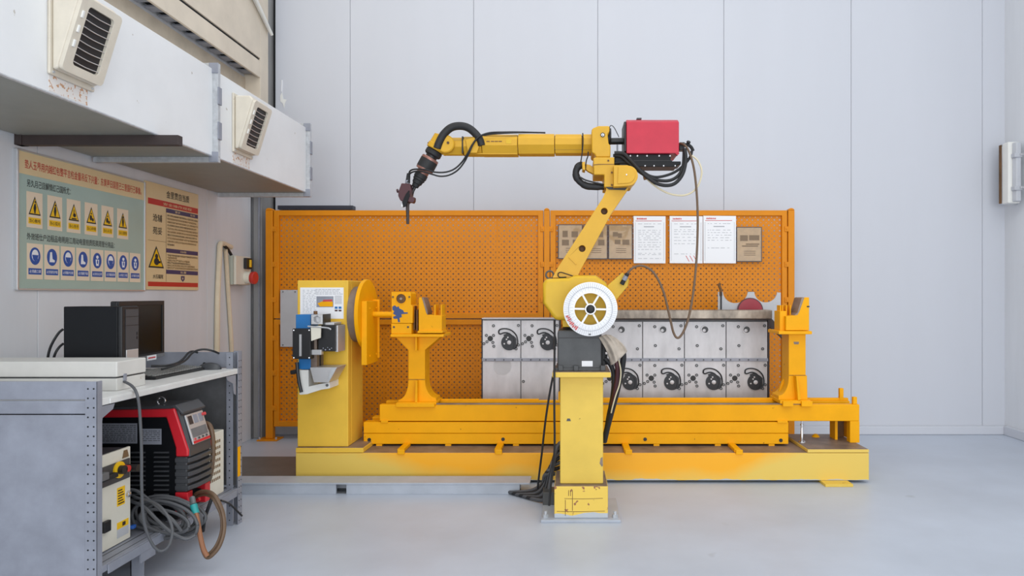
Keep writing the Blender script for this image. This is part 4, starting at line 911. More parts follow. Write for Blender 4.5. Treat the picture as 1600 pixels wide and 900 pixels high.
part('arm_pivot_cap', G().pprism([(946, 292), (981, 292), (977, 297), (952, 296)], Ya-0.008, Ya), m_black, rb)
# elbow
Ye = 3.85
part('elbow_block', G().pprism([(927, 247), (931, 245.5), (960, 245.5), (960, 292.5), (944, 292.5), (944, 273), (928, 273)], Ye, 4.08), m_robot, rb, 0.006, seg=3)
part('elbow_seam', G().pprism([(927.5, 257.2), (935, 256.2), (960, 256.2), (960, 257), (935, 257.2), (928, 258.2)], Ye-0.002, Ye), m_brownst, rb)
mc = part('motor_cover', G().pprism([(959, 258), (981, 258)]+ar(981, 274.5, 15.8, 88, -88, 14)+[(959, 291.5)], 3.79, 3.90), m_robot, rb, 0.008, seg=3)
part('cover_face', G().pprism([(966, 260.5), (980, 260.5)]+ar(980, 273.5, 12.6, 88, -88, 12)+[(965, 287)], 3.784, 3.79), m_robot, mc, 0.003)
part('cover_screw', G().cyl(W(979, 272.8, 3.784), W(979, 272.8, 3.779), 0.004, n=10), m_alu, mc)
part('motor_body', G().pbox(960, 990, 259, 290, 3.90, 4.12), m_robot, rb, 0.01)
for a, b in ((956, 269.5), (956, 289), (950.5, 251)): part('bolt', G().cyl(W(a, b, Ye), W(a, b, Ye-0.004), 0.006, n=6), m_brownst, rb)
part('forearm_housing', G().pprism([(924.5, 203), (926, 200), (935, 196.6), (952.5, 196.4), (952.5, 206), (949.5, 209.5), (951, 224), (954, 227), (954, 245.5), (931, 245.5), (929.5, 241), (924.5, 238)], Ye+0.02, 4.09), m_robot, rb, 0.008, seg=3)
cp = part('axis_cap', G().lathe([(0.012, 0), (0.012, 0.004)], W(941.7, 211, Ye+0.02), (0, -1, 0), 20), m_paper, rb)
part('cap_ring', G().ring(W(941.7, 211, Ye+0.02), (0, -1, 0), 0.009, 0.0125, 0.006, 20), m_black, cp); part('cap_dot', G().cyl(W(941.7, 211, Ye+0.018), W(941.7, 211, Ye+0.012), 0.003, n=8), m_black, cp)
# forearm, octagonal section
def fore(x0, x1, y0, y1, Y=3.92, d=0.15, m=m_robot, name='forearm_section'):
    zt_, zb_ = WZ(y0, Y), WZ(y1, Y); h = zt_-zb_; c = 0.034
    po = [(Y, zt_-0.27*h), (Y+c, zt_), (Y+d-c, zt_), (Y+d, zt_-0.27*h), (Y+d, zb_+0.40*h), (Y+d-c, zb_), (Y+c, zb_), (Y, zb_+0.40*h)]
    return part(name, G().prism(po, WX(x0, Y), WX(x1, Y), 'x'), m, rb, 0.003)
fore(909.8, 926, 207.5, 237.5); fore(867, 909, 207.5, 237.5); fore(809, 866.2, 207, 238.5); fore(752.5, 808.2, 208, 239.5)
part('forearm_core', G().box(WX(754, 3.94), WX(924, 3.94), 3.94, 4.05, WZ(234, 3.94), WZ(212, 3.94)), m_black, rb)
part('forearm_keel', G().pbox(735, 808, 239, 241, 3.95, 4.03), m_robot, rb, 0.001)
for xx in (763, 770, 776, 782): part('printed_marking', G().pbox(xx-3, xx+2.2, 220.2, 221.6, 3.9185, 3.9198), m_brownst, rb)
part('printed_badge', G().pbox(790.5, 799, 218, 224.5, 3.9185, 3.9198), m_robot2, rb, 0.0005)
# wrist
fore(723.5, 752, 211.5, 240, 3.93, 0.13, m_robot, 'wrist_block')
part('wrist_cheek', G().pprism([(727, 218), (745, 213), (751, 222), (745, 239), (731, 239)], 3.915, 3.93), m_robot, rb, 0.004)
part('wrist_gap', G().pbox(721.5, 723.8, 213, 239, 3.945, 4.04), m_black, rb)
fore(690, 721.8, 213, 240, 3.945, 0.10, m_robot, 'wrist_neck')
part('wrist_hub', G().lathe([(0.052, 0), (0.052, 0.022), (0.046, 0.028)], W(697, 226, 3.95), (0, -1, 0), 28), m_robot, rb)
part('hub_bolt', G().cyl(W(700, 223, 3.925), W(700, 223, 3.917), 0.008, n=8), m_brownst, rb)
YTc = 3.985
dr = (W(642, 303, YTc)-W(688, 220, YTc)).normalized(); o_ = W(688, 220, YTc); k_ = YTc/F
def tl(name, prof, m, par=None): return part(name, G().lathe([(r*k_, t*k_) for t, r in prof], o_, dr, 28), m, par or rb)
tl('wrist_casting', [(-8, 8), (-6, 13), (8, 13.5)], m_robot)
fg = tl('tool_flange', [(8, 13.6), (9, 14.6), (16, 14.6), (17, 13.5)], m_robot)
for a_ in range(5):
    u_ = dr.orthogonal().normalized(); w_ = dr.cross(u_); a2 = 2*PI*a_/5+0.3
    c_ = o_+dr*(12.5*k_)+(u_*math.cos(a2)+w_*math.sin(a2))*14.4*k_; part('flange_bolt', G().cyl(c_, c_+(u_*math.cos(a2)+w_*math.sin(a2))*0.004, 0.004, n=6), m_brownst, fg)
tr = thing('welding_torch', W(637, 350, YTc), 'black and maroon welding torch hanging from the robot wrist', 'welding torch')
tl('collar', [(17, 11.5), (19, 13), (25, 13), (27, 11)], m_blackm, tr); tl('neck_ring', [(27, 9), (31, 9)], m_black, tr)
tl('copper_ring', [(31, 13), (32, 13.6), (35, 13.6)], m_copper, tr); tl('grip_body', [(35, 13.8), (50, 13.8)], m_blackm, tr)
tl('copper_ring', [(50, 13.6), (53, 13.2), (53.5, 10)], m_copper, tr); tl('lower_ring', [(53.5, 9.5), (59, 9.2)], m_copper, tr)
tl('rubber_boot', [(59, 10), (66, 10.2), (67, 9.2), (70, 9.4), (71, 8.2), (76, 7.5), (77, 6.2), (82, 5.2), (83, 3.5)], m_blackm, tr)
part('swan_neck', G().ptube([(650, 289), (643, 303), (638.5, 314), (636.5, 326)], 0.0095, YTc), m_black, tr)
hd = part('sensor_body', G().pprism([(627, 286), (641, 287), (642.5, 297), (639, 314), (633, 317), (625, 313), (622, 306), (622, 300)], YTc-0.05, YTc+0.03), m_maroon, tr, 0.005)
part('side_knob', G().cyl(W(622.5, 298, YTc-0.01), W(620, 298.5, YTc-0.01), 0.011, n=14), m_maroon, hd)
part('sensor_plate', G().pprism([(634, 303), (639, 297), (640, 306), (634.5, 322), (630, 324), (628, 316)], YTc-0.06, YTc-0.05), m_wblack, tr, 0.002)
part('clamp', G().pprism([(637, 307), (647.5, 308), (647, 314), (645, 317), (637, 315)], YTc-0.055, YTc-0.01), m_maroon, tr, 0.003)
part('clamp_clip', G().pprism([(628, 317), (631, 318), (629, 324), (626.5, 322)], YTc-0.05, YTc-0.03), m_alu, tr, 0.001)
part('nozzle', G().cyl(W(636.8, 317, YTc-0.03), W(637.2, 350, YTc-0.03), 0.0105, 0.0085), m_brown, tr)
part('cable_boot', G().cyl(W(637, 286, YTc-0.01), W(638.5, 271, YTc-0.01), 0.014, 0.010), m_blackm, tr); part('boot_collar', G().cyl(W(636.6, 287, YTc-0.01), W(637, 282, YTc-0.01), 0.0135), m_galv, tr)
def cable(name, label, px, r, m, Y, cat='cable', n=9, group=None):
    return part(name, G().ptube(px, r, Y, n, 6), m, None, label=label, cat=cat, group=group)
cable('torch_hose', 'thick black hose arching over the robot wrist', [(683, 232), (687, 221), (694, 209), (705, 199.5), (718, 196.8), (731, 199.5), (742, 208), (750, 219), (752.5, 228)], 0.0225, m_blackm, 3.925, 'hose', 14)
cable('sensor_cable', 'thin black cable looping from forearm top to the torch sensor, outer one', [(842, 207.3, 3.97), (815, 206.5, 3.95), (790, 206.5, 3.92), (765, 207.5, 3.90), (748, 214, 3.895), (738, 226, 3.895), (731, 239, 3.9), (722, 253, 3.92), (710, 264, 3.92), (696, 269, 3.91), (680, 269, 3.90), (664, 265, 3.90), (648, 264.5, 3.93), (641, 267, 3.96), (638.5, 273, 3.97)], 0.0048, m_black, 3.9)
cable('sensor_cable', 'thin black cable looping from forearm top to the torch sensor, lower one', [(852, 207.5, 3.99), (830, 207, 3.97), (800, 207.5, 3.93), (770, 209.5, 3.905), (750, 213, 3.90), (740, 224, 3.90), (733, 239, 3.905), (725, 254, 3.92), (715, 266, 3.92), (702, 273.5, 3.915), (688, 275.5, 3.905), (674, 272, 3.90), (660, 268, 3.905), (648, 268, 3.93), (641, 271, 3.955), (639, 276, 3.965)], 0.0048, m_black, 3.9)
# wire feeder
fd = thing('wire_feeder', W(1020, 262, 3.95), 'red wire feeder box carried on a black rail behind the forearm', 'wire feeder')
Yd = 3.87
xz0, xz1 = WX(979, Yd), WX(1061, Yd); zt_, zb_ = WZ(190.5, Yd), WZ(239.5, Yd)
part('red_cover', G().prism([(Yd, zb_), (Yd, zt_), (Yd+0.035, zt_+0.020), (Yd+0.22, zt_+0.020), (Yd+0.22, zb_)], xz0, xz1, 'x'), m_red, fd, 0.004)
part('end_cap', G().prism([(Yd+0.01, zb_+0.012), (Yd+0.01, zt_-0.012), (Yd+0.04, zt_+0.012), (Yd+0.21, zt_+0.012), (Yd+0.21, zb_+0.012)], xz0-0.012, xz0, 'x'), m_black, fd, 0.004)
part('top_knob', G().pbox(995, 1002.5, 184, 186, Yd+0.06, Yd+0.10), m_dgrey, fd)
part('corner_foot', G().pprism([(1054, 239), (1062, 239), (1059, 242.5)], Yd+0.003, Yd+0.03), m_red, fd)
ra = part('rail', G().pprism([(961, 241), (1048, 241), (1048, 250), (1051, 252), (1064, 252), (1064, 257), (1058, 258), (1058, 260.5), (968, 260.5), (968, 256), (961, 252)], Yd+0.02, Yd+0.15), m_wblack, fd, 0.003)
for xx in (985, 996, 1011, 1030, 1047): part('rail_screw', G().cyl(W(xx, 243.5, Yd+0.02), W(xx, 243.5, Yd+0.015), 0.0045, n=8), m_paper, ra)
for xx in (1008, 1022, 1037, 1055): part('rail_screw', G().cyl(W(xx, 259, Yd+0.02), W(xx, 259, Yd+0.015), 0.004, n=8), m_paper, ra)
part('rail_groove', G().pbox(990, 1050, 250.5, 251.5, Yd+0.017, Yd+0.02), m_black, ra)
part('mount_foot', G().pprism([(957, 251), (985, 249), (990, 257), (958, 257.5)], Yd+0.03, Yd+0.18), m_wblack, fd, 0.003)
part('feed_shaft', G().cyl(W(951, 220.8, 3.97), W(979, 220.5, 3.97), 0.019), m_black, fd)
part('shaft_flange', G().cyl(W(947.5, 217, 3.97), W(953.5, 217, 3.97), 0.036), m_blackm, fd)
part('shaft_flange', G().cyl(W(952.5, 213, 3.97), W(954.5, 213, 3.97), 0.046), m_black, fd)
part('outlet_block', G().pbox(1062, 1070, 222, 234, Yd+0.06, Yd+0.12), m_black, fd, 0.003)
part('outlet_elbow', G().ptube([(1068, 227), (1074, 226), (1080, 230), (1083, 236)], 0.010, Yd+0.09), m_blackm, fd)
part('outlet_knob', G().lathe([(0.006, 0), (0.012, 0.004), (0.012, 0.012), (0.006, 0.016)], W(1075, 224, Yd+0.08), (0.3, -0.6, 0.7), 9), m_black, fd)
part('thin_lead', G().ptube([(953, 214), (952.5, 200), (955, 196), (960, 200), (967, 214)], 0.0022, 3.96), m_black, fd)
part('sight_tube', G().pbox(963.5, 966, 226, 240, 3.97, 3.985), m_galv, fd)
hc = 'black hoses sagging behind the wire feeder'
cable('feeder_hose', 'lowest of the three black hoses sagging below the red feeder', [(960, 239), (974, 240), (985, 250), (995, 261), (1007, 273), (1025, 286), (1042, 289.8), (1056, 285.5), (1067, 271), (1071.5, 250), (1070, 232)], 0.0105, m_blackm, 3.86, 'hose', 10, hc)
cable('feeder_hose', 'middle of the three black hoses sagging below the red feeder', [(958, 243), (970, 244), (982, 254), (996, 266), (1010, 275), (1028, 281.5), (1046, 282), (1060, 274), (1067.5, 258), (1069, 233)], 0.0095, m_blackm, 3.875, 'hose', 10, hc)
cable('feeder_hose', 'uppermost of the three black hoses sagging below the red feeder', [(957, 255), (975, 253.5), (990, 258), (1003, 267), (1016, 275), (1030, 276.5), (1050, 271), (1066, 260.5), (1078, 246), (1081, 236)], 0.008, m_blackm, 3.89, 'hose', 10, hc)
cable('clear_hose', 'thin beige hose hanging in a wide loop behind the feeder', [(1004, 272), (1008, 277), (1027, 293), (1049, 303.5), (1072, 304.5), (1089, 293), (1096.5, 270), (1091, 252), (1081, 243)], 0.0052, m_hosebe, 3.88, 'hose')
part('hose_clip', G().cyl(W(1006, 272, 3.87), W(1008, 281, 3.87), 0.008, n=8), m_brownst, None, label='small brass hose clip under the black feeder hoses', cat='clip')
wc = cable('wire_conduit', 'long brown wire conduit hanging in a loop from feeder to turret', [(1062, 224, 3.93), (1070, 227, 3.90), (1077, 238, 3.88), (1084, 262, 3.87), (1088, 294, 3.87), (1090, 330, 3.86), (1090, 364, 3.85), (1088, 409, 3.84), (1083, 458, 3.83), (1076, 496, 3.82), (1068, 518, 3.82), (1059.5, 528, 3.82), (1052.5, 520, 3.82), (1046, 493, 3.81), (1036, 454, 3.80), (1022, 427, 3.80), (1005, 415.5, 3.80), (990, 418, 3.80), (980, 428, 3.80), (972, 443, 3.82)], 0.0066, m_hosebr, 3.85, 'cable', 10)
part('plug', G().cyl(W(981, 427, 3.80), W(971.5, 444, 3.815), 0.011, 0.013, 14), m_blackm, wc); part('plug_sleeve', G().cyl(W(978.5, 431, 3.80), W(975, 437.5, 3.806), 0.013, n=14), m_galv, wc)
# sleeve at the elbow
cable('cable_sleeve', 'padded black cable sleeve curling beside the robot elbow', [(911, 257.5), (904, 260), (900, 268), (901, 277), (907, 285), (917, 290.5), (930, 291.8), (944, 292)], [0.0195, 0.021, 0.019, 0.021, 0.0185, 0.021, 0.020, 0.018], m_blackm, 3.91, 'cable sleeve', 14)
part('sleeve_clamp', G().pprism([(909.5, 253.5), (914, 252), (914.5, 266), (910, 265)], 3.87, 3.96), m_robot, rb, 0.003); part('clamp_arm', G().pprism([(914, 256), (922, 257.5), (928, 262), (928, 272), (919, 267.5), (914.5, 264)], 3.90, 3.94), m_robot, rb, 0.003)
for a_, b_, lb_ in (([(910.5, 208), (911, 222), (909.5, 240), (907, 256)], 0.0035, 'thin black lead dropping from forearm joint into the padded sleeve'), ([(919, 237), (918.5, 244), (916, 252), (914.5, 266)], 0.0035, 'thin black lead dropping beside the clamp on padded sleeve'), ([(905, 276), (915, 281.5), (930, 285.5), (942, 288)], 0.005, 'thin black lead inside the curl of the padded sleeve')):
    cable('signal_lead', lb_, a_, b_, m_black, 3.885, 'cable', 7)
# spool
sp_ = thing('wire_spool', (WX(922.6, 3.66), 3.70, WZ(526, 3.66)), 'white ribbed welding wire spool with six spokes on the robot turret', 'wire spool')
YSp = 3.655; c0 = W(922.6, 483, YSp); ks = YSp/F
part('front_flange', G().lathe([(26*ks, 0), (42.4*ks, 0.006), (42.4*ks, 0.010), (26*ks, 0.012), (26*ks, 0)], c0, (0, 1, 0), 64), m_spool, sp_)
part('rear_flange', G().lathe([(26*ks, 0.085), (41.5*ks, 0.083), (41.5*ks, 0.087), (26*ks, 0.089), (26*ks, 0.085)], c0, (0, 1, 0), 64), m_spool, sp_)
part('core', G().ring(c0+Vector((0, 0.011, 0)), (0, 1, 0), 25.2*ks, 27.5*ks, 0.075, 48), m_spool, sp_); part('wound_wire', G().ring(c0+Vector((0, 0.012, 0)), (0, 1, 0), 27.5*ks, 38*ks, 0.071, 48), m_copper, sp_)
g = G()
for k in range(72):
    a = 2*PI*k/72; M = Matrix.Translation(c0) @ Matrix.Rotation(a, 4, 'Y'); r0, r1 = (27 if k % 2 else 31)*ks, 41.5*ks
    g.box(r0, r1, -0.0005+(r0-26*ks)*0.098, 0.004, -0.0007, 0.0007, M)
part('radial_ribs', g, m_plategr, sp_, kind='stuff')
part('inner_ring', G().ring(c0+Vector((0, -0.002, 0)), (0, 1, 0), 25*ks, 26.6*ks, 0.012, 48), m_paper, sp_)
part('mid_ring', G().ring(c0+Vector((0, 0.0005, 0)), (0, 1, 0), 34.0*ks, 34.5*ks, 0.006, 64), m_galv, sp_)
for k in range(6):
    M = Matrix.Translation(c0) @ Matrix.Rotation(PI/3*k+0.02, 4, 'Y')
    part('spoke', G().box(7*ks, 25.6*ks, 0.003, 0.020, -0.0052, 0.0052, M), m_spool, sp_, 0.001)
part('hub', G().lathe([(9*ks, 0.024), (9*ks, -0.004), (8.4*ks, -0.006), (7*ks, -0.006)], c0, (0, 1, 0), 28), m_alu, sp_)
part('hub_nut', G().lathe([(7*ks, 0), (7*ks, 0.012), (4*ks, 0.018), (4*ks, 0.03), (1.5*ks, 0.032)], c0+Vector((0, 0.004, 0)), (0, -1, 0), 14), m_blackm, sp_)
part('axle', G().cyl(c0+Vector((0, 0.02, 0)), (c0.x, Yt-0.03, c0.z), 0.022), m_black, sp_)
g = G()
for k in range(9):
    a = math.radians(196+4.6*k); rr0, rr1 = (36-1.2*(k % 3))*ks, (40-1.5*(k % 2))*ks
    M = Matrix.Translation(c0)
    ca, sa = math.cos(a), math.sin(a)
    g.prism([(c0.x+rr0*math.cos(a), c0.z+rr0*sa), (c0.x+rr1*ca, c0.z+rr1*sa), (c0.x+rr1*math.cos(a+0.05), c0.z+rr1*math.sin(a+0.05)), (c0.x+rr0*math.cos(a+0.04), c0.z+rr0*math.sin(a+0.04))], YSp-0.003, YSp+0.004)
part('red_print', g, m_redink, sp_, label='red printed marks on spool rim')
part('flange_stamp', G().prism(circ(c0.x-1*ks, c0.z-39.5*ks, 2*ks, 10, 1.0*ks), YSp-0.002, YSp+0.006), m_dgrey, sp_)
# canvas rag over the connector
g = G(); nu, nv = 22, 16; vs_ = []
def bez(P, t): return [((1-t)**2)*P[0][k]+2*t*(1-t)*P[1][k]+t*t*P[2][k] for k in (0, 1)]
for i in range(nu+1):
    for j in range(nv+1):
        u, v = i/nu, j/nv
        lf = bez([(936, 527), (948, 543), (954, 571)], v); rt = bez([(957, 525), (972, 532), (979.5, 549)], v)
        x = lf[0]+(rt[0]-lf[0])*u; y = lf[1]+(rt[1]-lf[1])*u-3*math.sin(PI*u)*(1-v)+2.5*math.sin(PI*u)*v
        Y = 3.80-0.055*math.sin(PI*(0.15+0.8*u))*(0.4+0.6*v)+0.014*math.sin(8*u+2.5*v)*(0.2+v)+0.006*math.sin(19*u-3*v)
        vs_.append(W(x, y, Y))
fs_ = [(i*(nv+1)+j, (i+1)*(nv+1)+j, (i+1)*(nv+1)+j+1, i*(nv+1)+j+1) for i in range(nu) for j in range(nv)]
g.add(vs_, fs_); rag = part('canvas_rag', g, m_rag, None, label='beige canvas rag draped over the cables at robot base', cat='cloth', ang=80)
sd = rag.modifiers.new('thickness', 'SOLIDIFY'); sd.thickness = 0.004
# cables below the robot
cable('base_hose', 'thick black hose dropping from robot base beside the pedestal column', [(973, 548, 3.84), (974, 560, 3.84), (970, 585, 3.86), (963, 615, 3.88), (955, 645, 3.92), (949, 668, 3.96), (944, 690, 4.0)], 0.017, m_blackm, 3.85, 'hose', 12)
cable('base_hose', 'second black hose dropping close behind the pedestal column', [(945, 560, 3.84), (955, 572, 3.84), (959, 590, 3.86), (957, 620, 3.90), (951, 650, 3.94), (946, 680, 3.98)], 0.013, m_blackm, 3.85, 'hose', 12)
cable('red_hose', 'dark red hose dropping between the black hoses below the rag', [(960, 558, 3.83), (964, 572, 3.83), (964, 592, 3.85), (960, 615, 3.87), (955, 640, 3.92)], 0.013, m_maroon, 3.85, 'hose', 12)
cable('yellow_lead', 'thin yellow lead dropping beside the dark red hose', [(966, 560, 3.82), (970, 580, 3.82), (968, 600, 3.83), (962, 618, 3.84), (957, 636, 3.86), (955, 645, 3.88)], 0.0038, m_hosebe, 3.85)
cable('hanging_lead', 'black lead hanging straight down beside the pedestal column', [(866.5, 500, 3.83), (866.6, 540, 3.80), (866.2, 586, 3.712), (866.2, 640, 3.74), (866.5, 700, 3.78), (862, 745, 3.80), (858, 790, 3.80)], 0.0062, m_black, 3.8)
cable('hanging_lead', 'black lead slanting away from the pedestal top plate to floor', [(864, 588, 3.80), (858, 620, 3.82), (852, 660, 3.85), (847, 705, 3.92), (842, 745, 4.0), (840, 764, 4.08)], 0.0062, m_black, 3.8)
Rb = random.Random(3)
def fl_cable(name, label, pts, r, m): part(name, G().tube(pts, r, 8, 6), m, None, label=label, cat='cable', group='cables heaped at the pedestal foot')
bund = []
for k in range(7):
    x0_ = WX(874-0.6*k, 4.0); z0_ = 0.36-0.03*k
    bund.append(fl_cable('floor_cable', ['topmost', 'second', 'third', 'fourth', 'fifth', 'sixth', 'lowest'][k]+' dark cable in the bundle curving down behind pedestal foot',
        [(x0_+0.12, 4.12+0.01*k, z0_+0.02), (x0_, 4.10, z0_-0.01), (x0_-0.035-0.006*k, 4.08, 0.24-0.012*k), (x0_-0.06-0.005*k, 4.06+0.012*k, 0.10), (x0_-0.09-0.012*k, 4.06+0.02*k, 0.025+0.003*k), (x0_-0.17-0.02*k, 4.12+0.02*k, 0.014), (x0_-0.24-0.01*k, 4.22+0.012*k, 0.013)], 0.012, m_blackm if k % 2 else m_hosegr))
part('junction_box', G().box(WX(848, 3.98), WX(866, 3.98), 3.98, 4.1, 0, 0.09), m_dgrey, None, 0.004, label='small dark grey box on floor behind the pedestal foot', cat='box')
# channel on the floor and the dark plate
ch = thing('floor_channel', (-1.3, 4.32, 0), 'long low grey cable channel on floor in front of base', 'cable channel')
Yk = 4.25; x0_ = -2.45
zt2 = 0.062
for a, b in ((x0_, WX(525, Yk)), (WX(541, Yk), WX(812, Yk))): part('side_wall', G().box(a, b, Yk, Yk+0.02, 0, zt2), m_chan, ch, 0.002)
part('side_wall', G().box(x0_, WX(812, Yk), Yk+0.10, Yk+0.12, 0, zt2), m_chan, ch, 0.002); part('inner_floor', G().box(x0_, WX(812, Yk), Yk+0.02, Yk+0.10, 0, 0.01), m_dgrey, ch)
part('cover', G().box(x0_, WX(828, Yk), Yk-0.006, Yk+0.16, zt2, zt2+0.010), m_chan, ch, 0.002)
part('floor_plate', G().box(-2.62, WX(462, YB)-0.006, 4.58, 5.22, 0, 0.006), m_mat, None, 0.002, label='dark grey floor plate beside the headstock base', cat='plate')

# ================================================================== steel bench with shelves
XF, Y0b, Y1b, XBk = -1.80, 2.59, 3.73, -2.71
ZT = 0.843
bn = thing('steel_bench', (-2.2, 3.1, 0), 'galvanised perforated angle bench with a white top against side wall', 'workbench')
part('top_board', G().box(XBk, XF-0.002, Y0b+0.02, Y1b-0.02, ZT-0.028, ZT), m_bench, bn, 0.003)
part('front_lip', G().box(XF-0.002, XF+0.004, Y0b+0.07, Y1b-0.06, ZT-0.026, ZT-0.004), m_bench, bn, 0.002)
part('lower_shelf', G().box(XBk, XF-0.002, Y0b+0.02, Y1b-0.02, 0.170, 0.198), m_galv, bn, 0.003)
part('shelf_lip', G().box(XF-0.002, XF+0.004, Y0b+0.06, Y1b-0.06, 0.158, 0.194), m_galv, bn, 0.002)
part('shelf_groove', G().box(XF-0.075, XF-0.070, Y0b+0.03, Y1b-0.03, 0.1982, 0.1990), m_dgrey, bn); part('shelf_groove', G().box(XF-0.030, XF-0.027, Y0b+0.03, Y1b-0.03, 0.1982, 0.1990), m_dgrey, bn)
for a, b in ((0.842, 0.912), (0.788, 0.8385), (0.03, 0.7845)):
    part('end_panel', G().box(XBk, XF-0.046, Y0b+0.004, Y0b+0.012, a, b), m_galv, bn, 0.003)
part('far_panel', G().box(XBk, XF-0.03, Y1b-0.010, Y1b-0.004, 0.205, 0.81), m_galvd, bn); part('far_rail', G().box(XBk, XF-0.03, Y1b-0.012, Y1b-0.004, ZT, 0.93), m_galv, bn, 0.003)
part('rear_panel', G().box(XBk-0.006, XBk, Y0b+0.02, Y1b-0.02, 0.205, 0.81), m_galvd, bn)
dot = mesh('slot', G().lathe([(0.0034, 0), (0.0034, 0.0008)], (0, 0, 0), (0, -1, 0), 8), m_dark_gap, (0, 0, 0))
dotx = mesh('slot', G().lathe([(0.0034, 0), (0.0034, 0.0008)], (0, 0, 0), (1, 0, 0), 8), m_dark_gap, (0, 0, 0))
def angle_post(x, y, sx, sy, h, near):
    g = G(); w = 0.045; wy = 0.030 if near == 1 else 0.045; th = 0.003
    g.box(min(x, x-sx*w), max(x, x-sx*w), min(y, y+sy*th), max(y, y+sy*th), 0, h); g.box(min(x, x-sx*th), max(x, x-sx*th), min(y, y+sy*wy), max(y, y+sy*wy), 0, h)
    p = part('post', g, m_galv, bn, 0.001)
    if near:
        for r in range(int(h/0.036)):
            z = 0.02+0.036*r
            if near == 1:
                for dx in (0.012, 0.034): piece('slot', dot, p, (x-dx, y, z))
            else:
                for dy in (0.012, 0.033): piece('slot', dotx, p, (x, y-dy, z))
    return p
angle_post(XF, Y0b, 1, 1, 0.912, 1); angle_post(XBk, Y0b, -1, 1, 0.912, 0); pf = angle_post(XF, Y1b, 1, -1, 0.935, 2); angle_post(XBk, Y1b, -1, -1, 0.935, 0)
# inner flange of the far post with its own holes, and corner gussets
part('post_flange', G().box(XF-0.055, XF-0.020, Y1b-0.060, Y1b-0.057, 0.0, 0.93), m_galv, pf)
for r in range(24): piece('slot', dot, pf, (XF-0.038, Y1b-0.060, 0.03+0.038*r))
for yy, zz in ((Y0b+0.003, ZT-0.03), (Y1b-0.065, ZT-0.03)):
    sg = 1 if yy < 3 else -1
    part('gusset', G().prism([(yy, zz), (yy+sg*0.10, zz), (yy+sg*0.09, zz-0.02), (yy+sg*0.03, zz-0.045), (yy+sg*0.02, zz-0.10), (yy, zz-0.11)], XF-0.004, XF-0.001, 'x'), m_galv, bn)
for yy in (2.88,):
    part('leg', G().box(XF-0.06, XF-0.005, yy, yy+0.004, 0, 0.158), m_galv, bn); part('leg', G().box(XF-0.060, XF-0.056, yy, yy+0.06, 0, 0.158), m_galv, bn)
    part('leg_bracket', G().box(XF-0.004, XF+0.003, yy-0.03, yy+0.07, 0.12, 0.16), m_galv, bn)
part('leg', G().box(-2.3, -2.25, 3.55, 3.60, 0, 0.17), m_galv, bn); part('leg', G().box(-2.0, -1.96, 3.10, 3.14, 0, 0.17), m_galv, bn)
part('yellow_tape', G().box(XF+0.0005, XF+0.0015, Y1b-0.05, Y1b-0.02, 0.26, 0.42), m_vivid, bn, label='strip of yellow tape on the far post')

# white case on the bench
wb = thing('white_case', (-2.2, 2.9, ZT), 'flat white case with a closed lid lying on the bench', 'case')
part('case_bottom', G().box(-2.66, WX(182.5, 2.82), 2.82, 3.01, ZT, 0.895), m_case, wb, 0.004)
part('case_gap', G().box(-2.65, WX(182.5, 2.82)-0.008, 2.826, 3.004, 0.895, 0.901), m_dgrey, wb)
part('case_lid', G().box(-2.662, WX(182.5, 2.82)+0.002, 2.818, 3.012, 0.901, 0.965), m_case, wb, 0.005)
part('case_latch', G().box(WX(182.5, 2.82), WX(182.5, 2.82)+0.006, 2.86, 2.875, 0.88, 0.91), m_galv, wb)
cable('power_lead', 'grey lead running from white case down over the bench edge in a loop', [(185, 594, 2.87), (196, 597, 2.86), (207, 604, 2.83), (214, 616, 2.79), (218, 640, 2.79), (221, 700, 2.79), (221.5, 760, 2.80), (225, 815, 2.82), (238, 850, 2.84), (252, 861, 2.86), (265, 850, 2.88), (269, 825, 2.90), (258, 800, 2.92), (240, 785, 2.95), (215, 778, 2.98), (205, 774, 3.02)], 0.0058, m_hosegr, 2.8, 'cable', 9)

# computer
pc = thing('computer_tower', (-2.16, 3.14, ZT), 'black computer tower standing on bench behind the white case', 'computer')
xl_, xr2 = WX(99, 3.08), WX(190.5, 3.08)
part('case', G().box(xl_, xr2-0.02, 3.08, 3.20, ZT+0.006, 1.188), m_wblack, pc, 0.004)
fb = part('front_bezel', G().box(xr2-0.02, xr2, 3.08, 3.20, ZT+0.004, 1.19), m_black, pc, 0.006)
part('vented_panel', G().box(xr2, xr2+0.002, 3.105, 3.195, 0.90, 1.175), m_dgrey2, fb)
part('logo_plate', G().box(xr2, xr2+0.005, 3.105, 3.19, 0.945, 0.99), m_alu, fb, 0.002)
for zz in (1.035, 1.055): part('usb_port', G().box(xr2+0.002, xr2+0.0032, 3.18, 3.188, zz, zz+0.013), m_black, fb)
part('power_led', G().cyl((xr2+0.001, 3.185, 0.90), (xr2+0.004, 3.185, 0.90), 0.003, n=8), m_paper, fb)
for zz in (1.10, 1.14): part('drive_seam', G().box(xr2+0.002, xr2+0.003, 3.09, 3.195, zz, zz+0.002), m_black, fb)
for k in range(2): part('foot', G().box(xl_+0.03+0.18*k, xl_+0.06+0.18*k, 3.09, 3.19, ZT, ZT+0.007), m_black, pc)
cable('tower_cable', 'upper black cable curving from the back of computer tower', [(99, 514, 3.12), (92, 520, 3.11), (84, 532, 3.10), (78, 545, 3.10), (75, 560, 3.10), (80, 566, 3.11)], 0.0055, m_black, 3.1)
cable('tower_cable', 'lower black cable curving from the back of computer tower', [(99, 537, 3.12), (93, 542, 3.12), (87, 551, 3.11), (84, 562, 3.11), (90, 567, 3.11)], 0.0055, m_black, 3.1)
